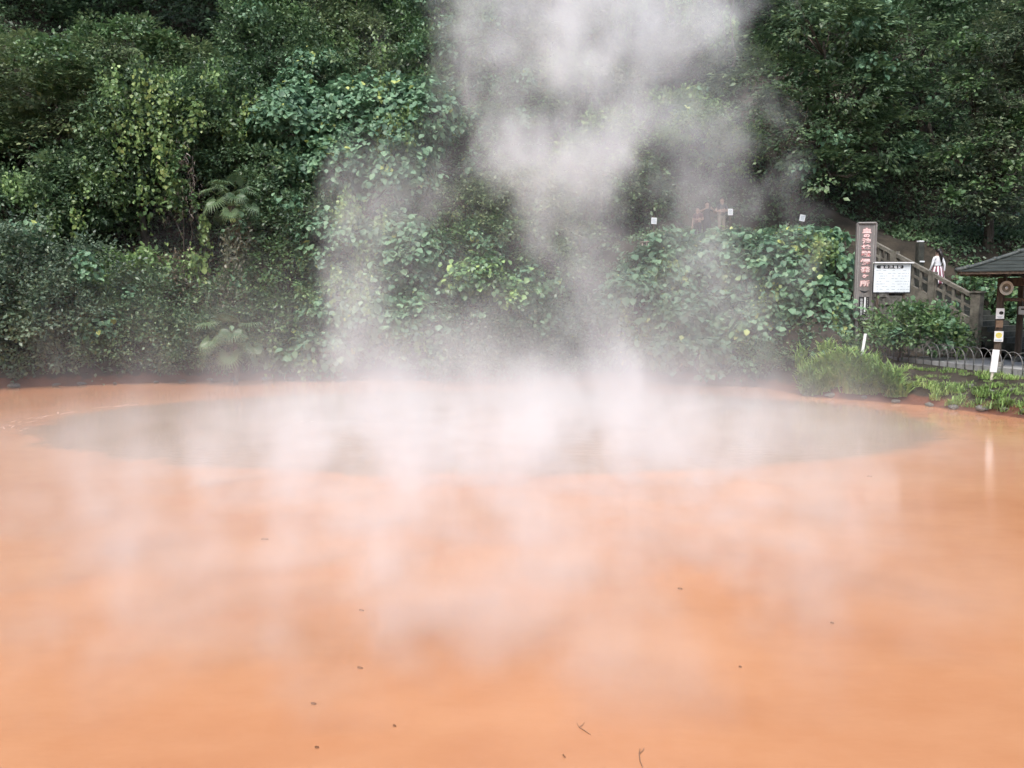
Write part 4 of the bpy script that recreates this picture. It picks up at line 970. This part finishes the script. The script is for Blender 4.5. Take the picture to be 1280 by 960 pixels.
plant('ivy', 'dry brownish ivy wrapping the shaggy palm trunk', 'ivy',
      [(292, 330, 35.2, 16, 44, .35), (303, 300, 35.2, 13, 24, .35), (287, 368, 35, 24, 20, .5)], leaf_mat('leaf_dry_ivy', [(0, (0.042, 0.056, 0.028)), (.5, (0.098, 0.112, 0.056)), (1, (0.238, 0.196, 0.140))]), 'hang', leaf=.14, spread=.32, dens=1.4, trunk=.03, fol='foliage')

# undergrowth over the slopes, grass on the low bank: nobody could count it
def undergrowth():
    n = 34000
    x = rng.uniform(-28, 28, n); y = rng.uniform(31, 60, n); s = shore_dist(x, y)
    ok = (s > .25) & ~((x > 10) & (y < 33.2)) & ~((x > 13.6) & (x < 20) & (y > 29) & (y < 38.5) & (x + y * .74 < 44.5) & (x + y * .74 > 38.0)) & ~((x > 4) & (x < 13) & (s > 3.4) & (s < 6.8) & (rng.random(n) < .85))
    x, y = x[ok], y[ok]; z = ground(x, y); m = 11
    j = np.repeat(np.arange(len(x)), m); k = len(j)
    off = rng.normal(size=(k, 3)) * np.array([.22, .22, .10]); off[:, 2] = np.abs(off[:, 2]) + .05
    P = np.stack([x, y, z], -1)[j] + off
    N_ = unit(np.array([0, -.5, 1.0]) + rng.normal(size=(k, 3)) * .5); D_ = unit(rng.normal(size=(k, 3)) * .6 + np.array([0, -.5, -.35]))
    big = .42 + .2 * np.sin(x * .8 + 1) * np.sin(y * .9)
    T_ = big[j] + rng.normal(size=k) * .15
    me = leaf_mesh('undergrowth', P, D_, N_, .16 * (.6 + .8 * rng.random(k)), T_, L_DARK, 'kite'); TRIS[0] += len(me.polygons)
    o = bpy.data.objects.new('undergrowth', me); col.objects.link(o); tag(o, 'dark leafy undergrowth covering the steep hillside', 'undergrowth', kind='stuff')
undergrowth()
def woods():
    lobes = []
    for i in range(44):
        px = -140 + i * 36 + random.uniform(-18, 18); Y = random.uniform(50, 58); lobes.append((px, random.uniform(-60, 60), Y, random.uniform(50, 80), random.uniform(40, 70)))
    for i in range(16):
        lobes.append((random.uniform(-40, 1320), random.uniform(40, 170), random.uniform(47, 51), 50, 40))
    lobes += [(30, 0, 49, 80, 50), (110, 10, 50, 60, 40), (-40, 20, 48, 70, 60)]
    for i in range(18):                                               # unseen canopy added above the view to shade the hillside
        lobes.append((-150 + i * 90 + random.uniform(-20, 20), random.uniform(-190, -100), random.uniform(44, 50), 80, 60))
    P, D_, N_, S_, T_ = clumped(px_lobes(lobes), 'spray', .27, .9, .75)
    me = leaf_mesh('woods', P, D_, N_, S_, T_ - .15, L_DARK, 'kite'); TRIS[0] += len(me.polygons)
    o = bpy.data.objects.new('woods', me); col.objects.link(o); tag(o, 'shadowy woods filling the top of the hill, with shading canopy added above', 'woods', kind='stuff')
woods()
def grass():
    P, D_, N_, S_, T_ = [], [], [], [], []
    tufts = []
    for i in range(210):
        x = random.uniform(10.2, 12.5); lo = float(np.interp(x, [10.4, 12.9, 14.4], [28.9, 26.7, 24]))
        tufts.append((x, lo + abs(random.gauss(0, .6)) + .05, random.uniform(.34, .70) if x < 12.9 else random.uniform(.2, .4)))
    for i in range(150):
        x = random.uniform(13.2, 18); lo = float(np.interp(x, [12.9, 14.4, 16.6, 19], [26.7, 23.9, 20.2, 15.2]))
        tufts.append((x, lo + abs(random.gauss(0, .7)) + .05, random.uniform(.14, .30)))
    for i in range(170):
        x = random.uniform(13.0, 16.5); y = random.uniform(22.5, 29); sd_ = float(shore_dist([x], [y])[0])
        if .3 < sd_ < 2.0: tufts.append((x, y, random.uniform(.08, .2)))
    for x, y, L in tufts:
        z = max(gz(x, y), .02); n = 46
        a = rng.random(n) * 6.283; e = rng.random(n) * .9 + .5
        D_.append(np.stack([np.cos(a) * np.cos(e), np.sin(a) * np.cos(e) - .15, np.sin(e)], -1)); P.append(np.array([x, y, z]) + rng.normal(size=(n, 3)) * np.array([.09, .09, 0]))
        N_.append(np.stack([-np.cos(a) * np.sin(e), -np.sin(a) * np.sin(e), np.cos(e)], -1)); S_.append(L * (.6 + .6 * rng.random(n))); T_.append(.5 + .25 * math.sin(x * 3) + rng.normal(size=n) * .18)
    me = leaf_mesh('grass', *(np.concatenate(q) for q in (P, D_, N_, S_, T_)), L_GRASS, 'blade'); TRIS[0] += len(me.polygons)
    o = bpy.data.objects.new('grass', me); col.objects.link(o); tag(o, 'bright green grass tufts overhanging the low bank', 'grass', kind='stuff')
grass()

# ------------------------------------------------------------------ steam (one drifting mass of vapour, a grid of density)
STEAM_BOX = ((-14.5, 6.5, 0.01), (15.5, 33.0, 14.5))
STEAM_VOXEL = (0.16, 0.20, 0.16)
def steam():
    gt = bpy.data.node_groups.new('steam_density', 'GeometryNodeTree')
    gt.interface.new_socket('Geometry', in_out='INPUT', socket_type='NodeSocketGeometry')
    gt.interface.new_socket('Geometry', in_out='OUTPUT', socket_type='NodeSocketGeometry')
    N, L = gt.nodes, gt.links
    go = N.new('NodeGroupOutput'); N.new('NodeGroupInput')
    pos = N.new('GeometryNodeInputPosition'); sep = N.new('ShaderNodeSeparateXYZ'); L.new(pos.outputs[0], sep.inputs[0])
    x, y, z = (Fd(gt, sep.outputs[i]) for i in range(3))
    def comb(a, b, c):
        n = N.new('ShaderNodeCombineXYZ')
        for i, v in enumerate((a, b, c)):
            if isinstance(v, Fd): L.new(v.k, n.inputs[i])
            else: n.inputs[i].default_value = v
        return n.outputs[0]
    def noise(vec, scale, detail=3.0, rough=0.55):
        n = N.new('ShaderNodeTexNoise'); L.new(vec, n.inputs['Vector'])
        n.inputs['Scale'].default_value = scale; n.inputs['Detail'].default_value = detail
        n.inputs['Roughness'].default_value = rough
        return n
    wn = noise(comb(x, y, z * 0.7), 0.45, 3.0)
    ws = N.new('ShaderNodeSeparateXYZ'); L.new(wn.outputs['Color'], ws.inputs[0])
    wx, wy, wz = (Fd(gt, ws.outputs[i]) - 0.5 for i in range(3))
    qx, qy, qz = x + wx * 2.6, y + wy * 2.6, z + wz * 2.0
    big = Fd(gt, noise(comb(qx, qy, qz * 0.8), 0.50, 5.0, 0.56).outputs[0])      # billows
    wisp = Fd(gt, noise(comb(qx, qy, z * 0.40 + wz), 0.80, 5.0, 0.58).outputs[0])  # upright streaks
    tear = Fd(gt, noise(comb(qx + wx * 1.5, qy, qz * 0.7), 1.25, 4.0, 0.55).outputs[0]).ramp(0.36, 0.60) * 0.8 + 0.2
    def plume(cx, cyy, rr, lo, hi, k, amt):
        """a rising column: centre line, radius and strength as curves of height"""
        dx, dy = (qx - z.curve(cx)) , (qy - z.curve(cyy))
        r = z.curve(rr)
        g = ((dx * dx + dy * dy) / (r * r)) * -1.0 + 1.0
        return (g * 0.75 + (big - 0.5) * k - lo).ramp(0.0, hi) * z.curve(amt)
    left = plume([(0, -4.5), (3, -4.3), (5, -3.9), (7, -3.3), (10, -2.6)], [(0, 21.5), (4, 23), (10, 25)],
                 [(0, 1.5), (2, 1.4), (4, 1.8), (7, 2.3), (10, 2.4)], 0.12, 0.75, 3.2, [(0, .6), (2, .40), (4.5, .22), (6.5, .13), (8.8, 0), (10, 0)])
    mid = plume([(0, 2.6), (2, 2.0), (5, 1.8), (7, 1.3), (9.5, 1.7), (12, 2.6), (16, 3.0)], [(0, 21.5), (5, 23), (10, 25), (16, 26)],
                [(0, 1.5), (2, 1.4), (5, 1.8), (7, 2.5), (9.5, 3.6), (12, 4.9), (16, 5.5)], 0.12, 0.55, 3.9,
                [(0, .6), (2, .32), (4.5, .17), (6.5, .36), (7.5, .48), (9, .32), (11, .34), (13, .26), (16, .12)])
    arm = plume([(0, 7.0), (4, 6.4), (7, 6.2), (10, 5.2), (16, 4)], [(0, 25), (5, 26), (10, 26.5), (16, 27)],
                [(0, 1.6), (4, 2.3), (7, 2.7), (11, 2.6), (16, 3)], 0.12, 0.65, 3.4, [(0, .06), (3, .10), (6, .19), (9, .20), (12, .12), (16, .05)])
    ex, ey = (x + wx * 3.0) / 13.0, (y - 21.5 + wy * 2.0) / 7.5
    rim = (ex * ex + ey * ey).ramp(1.2, 0.3)
    pool = rim * ((x + 0.8) * (x + 0.8) / 52.0 * -1.0).exp() * (x + wx * 2.0).ramp(-10.5, -4.0)
    low = (z / (big * 2.1 + 0.02) * -1.0).exp()
    blanket = pool * low * (wisp - 0.39).ramp(0.0, 0.26) * 0.48
    skim = (ex * ex + ey * ey).ramp(1.5, 0.6) * (z * -2.6).exp() * (big - 0.30).ramp(0.0, 0.35) * 0.15
    nx, ny = (x + wx * 3.0 + 0.9) / 8.4, (y - 13.8) / 9.5
    near = (nx * nx + ny * ny).ramp(1.1, 0.0) * (z * -0.85).exp() * (wisp - 0.44).ramp(0.0, 0.20) * 0.60 * x.ramp(9.0, 4.5)
    mx, my = (x - 1.8) / 8.0, (y - 27.5) / 5.0
    mist = (mx * mx + my * my).ramp(1.1, 0.1) * (big - 0.38).ramp(0.0, 0.35) * z.curve([(0, .085), (3, .075), (7, .07), (12, .03), (16, 0)])
    rx, ry = (x - 12.6) / 2.2, (y - 23.6) / 2.6
    side = (rx * rx + ry * ry).ramp(1.0, 0.1) * (z * -1.2).exp() * (wisp - 0.44).ramp(0.0, 0.25) * 0.14
    east = x.ramp(12.5, 8.5)
    g = (left.max(mid).max(arm) * tear + (blanket + skim) * (east * 0.85 + 0.15) + near + mist * east + side - 0.006).max(0.0)
    vc = N.new('GeometryNodeVolumeCube')
    L.new(g.k, vc.inputs['Density'])
    b0, b1 = STEAM_BOX
    vc.inputs['Min'].default_value = b0; vc.inputs['Max'].default_value = b1
    for i, a in enumerate('XYZ'):
        vc.inputs['Resolution ' + a].default_value = max(2, int((b1[i] - b0[i]) / STEAM_VOXEL[i]))
    m = bpy.data.materials.new('steam'); m.use_nodes = True
    t = m.node_tree; t.nodes.clear()
    pv = t.nodes.new('ShaderNodeVolumePrincipled'); mo = t.nodes.new('ShaderNodeOutputMaterial')
    pv.inputs['Color'].default_value = (0.985, 0.99, 0.995, 1); pv.inputs['Density'].default_value = 1.0
    pv.inputs['Anisotropy'].default_value = 0.0
    t.links.new(pv.outputs[0], mo.inputs['Volume'])
    sm = N.new('GeometryNodeSetMaterial'); sm.inputs['Material'].default_value = m
    L.new(vc.outputs[0], sm.inputs[0]); L.new(sm.outputs[0], go.inputs[0])
    me = bpy.data.meshes.new('steam')
    me.from_pydata([b0, b1, (b1[0], b0[1], b0[2])], [], [(0, 1, 2)]); me.materials.append(m)
    o = bpy.data.objects.new('steam', me); col.objects.link(o)
    md = o.modifiers.new('steam_density', 'NODES'); md.node_group = gt
    o['kind'] = 'stuff'; o['label'] = 'white steam billowing up from the hot red pond'; o['category'] = 'steam'
    return o
steam()
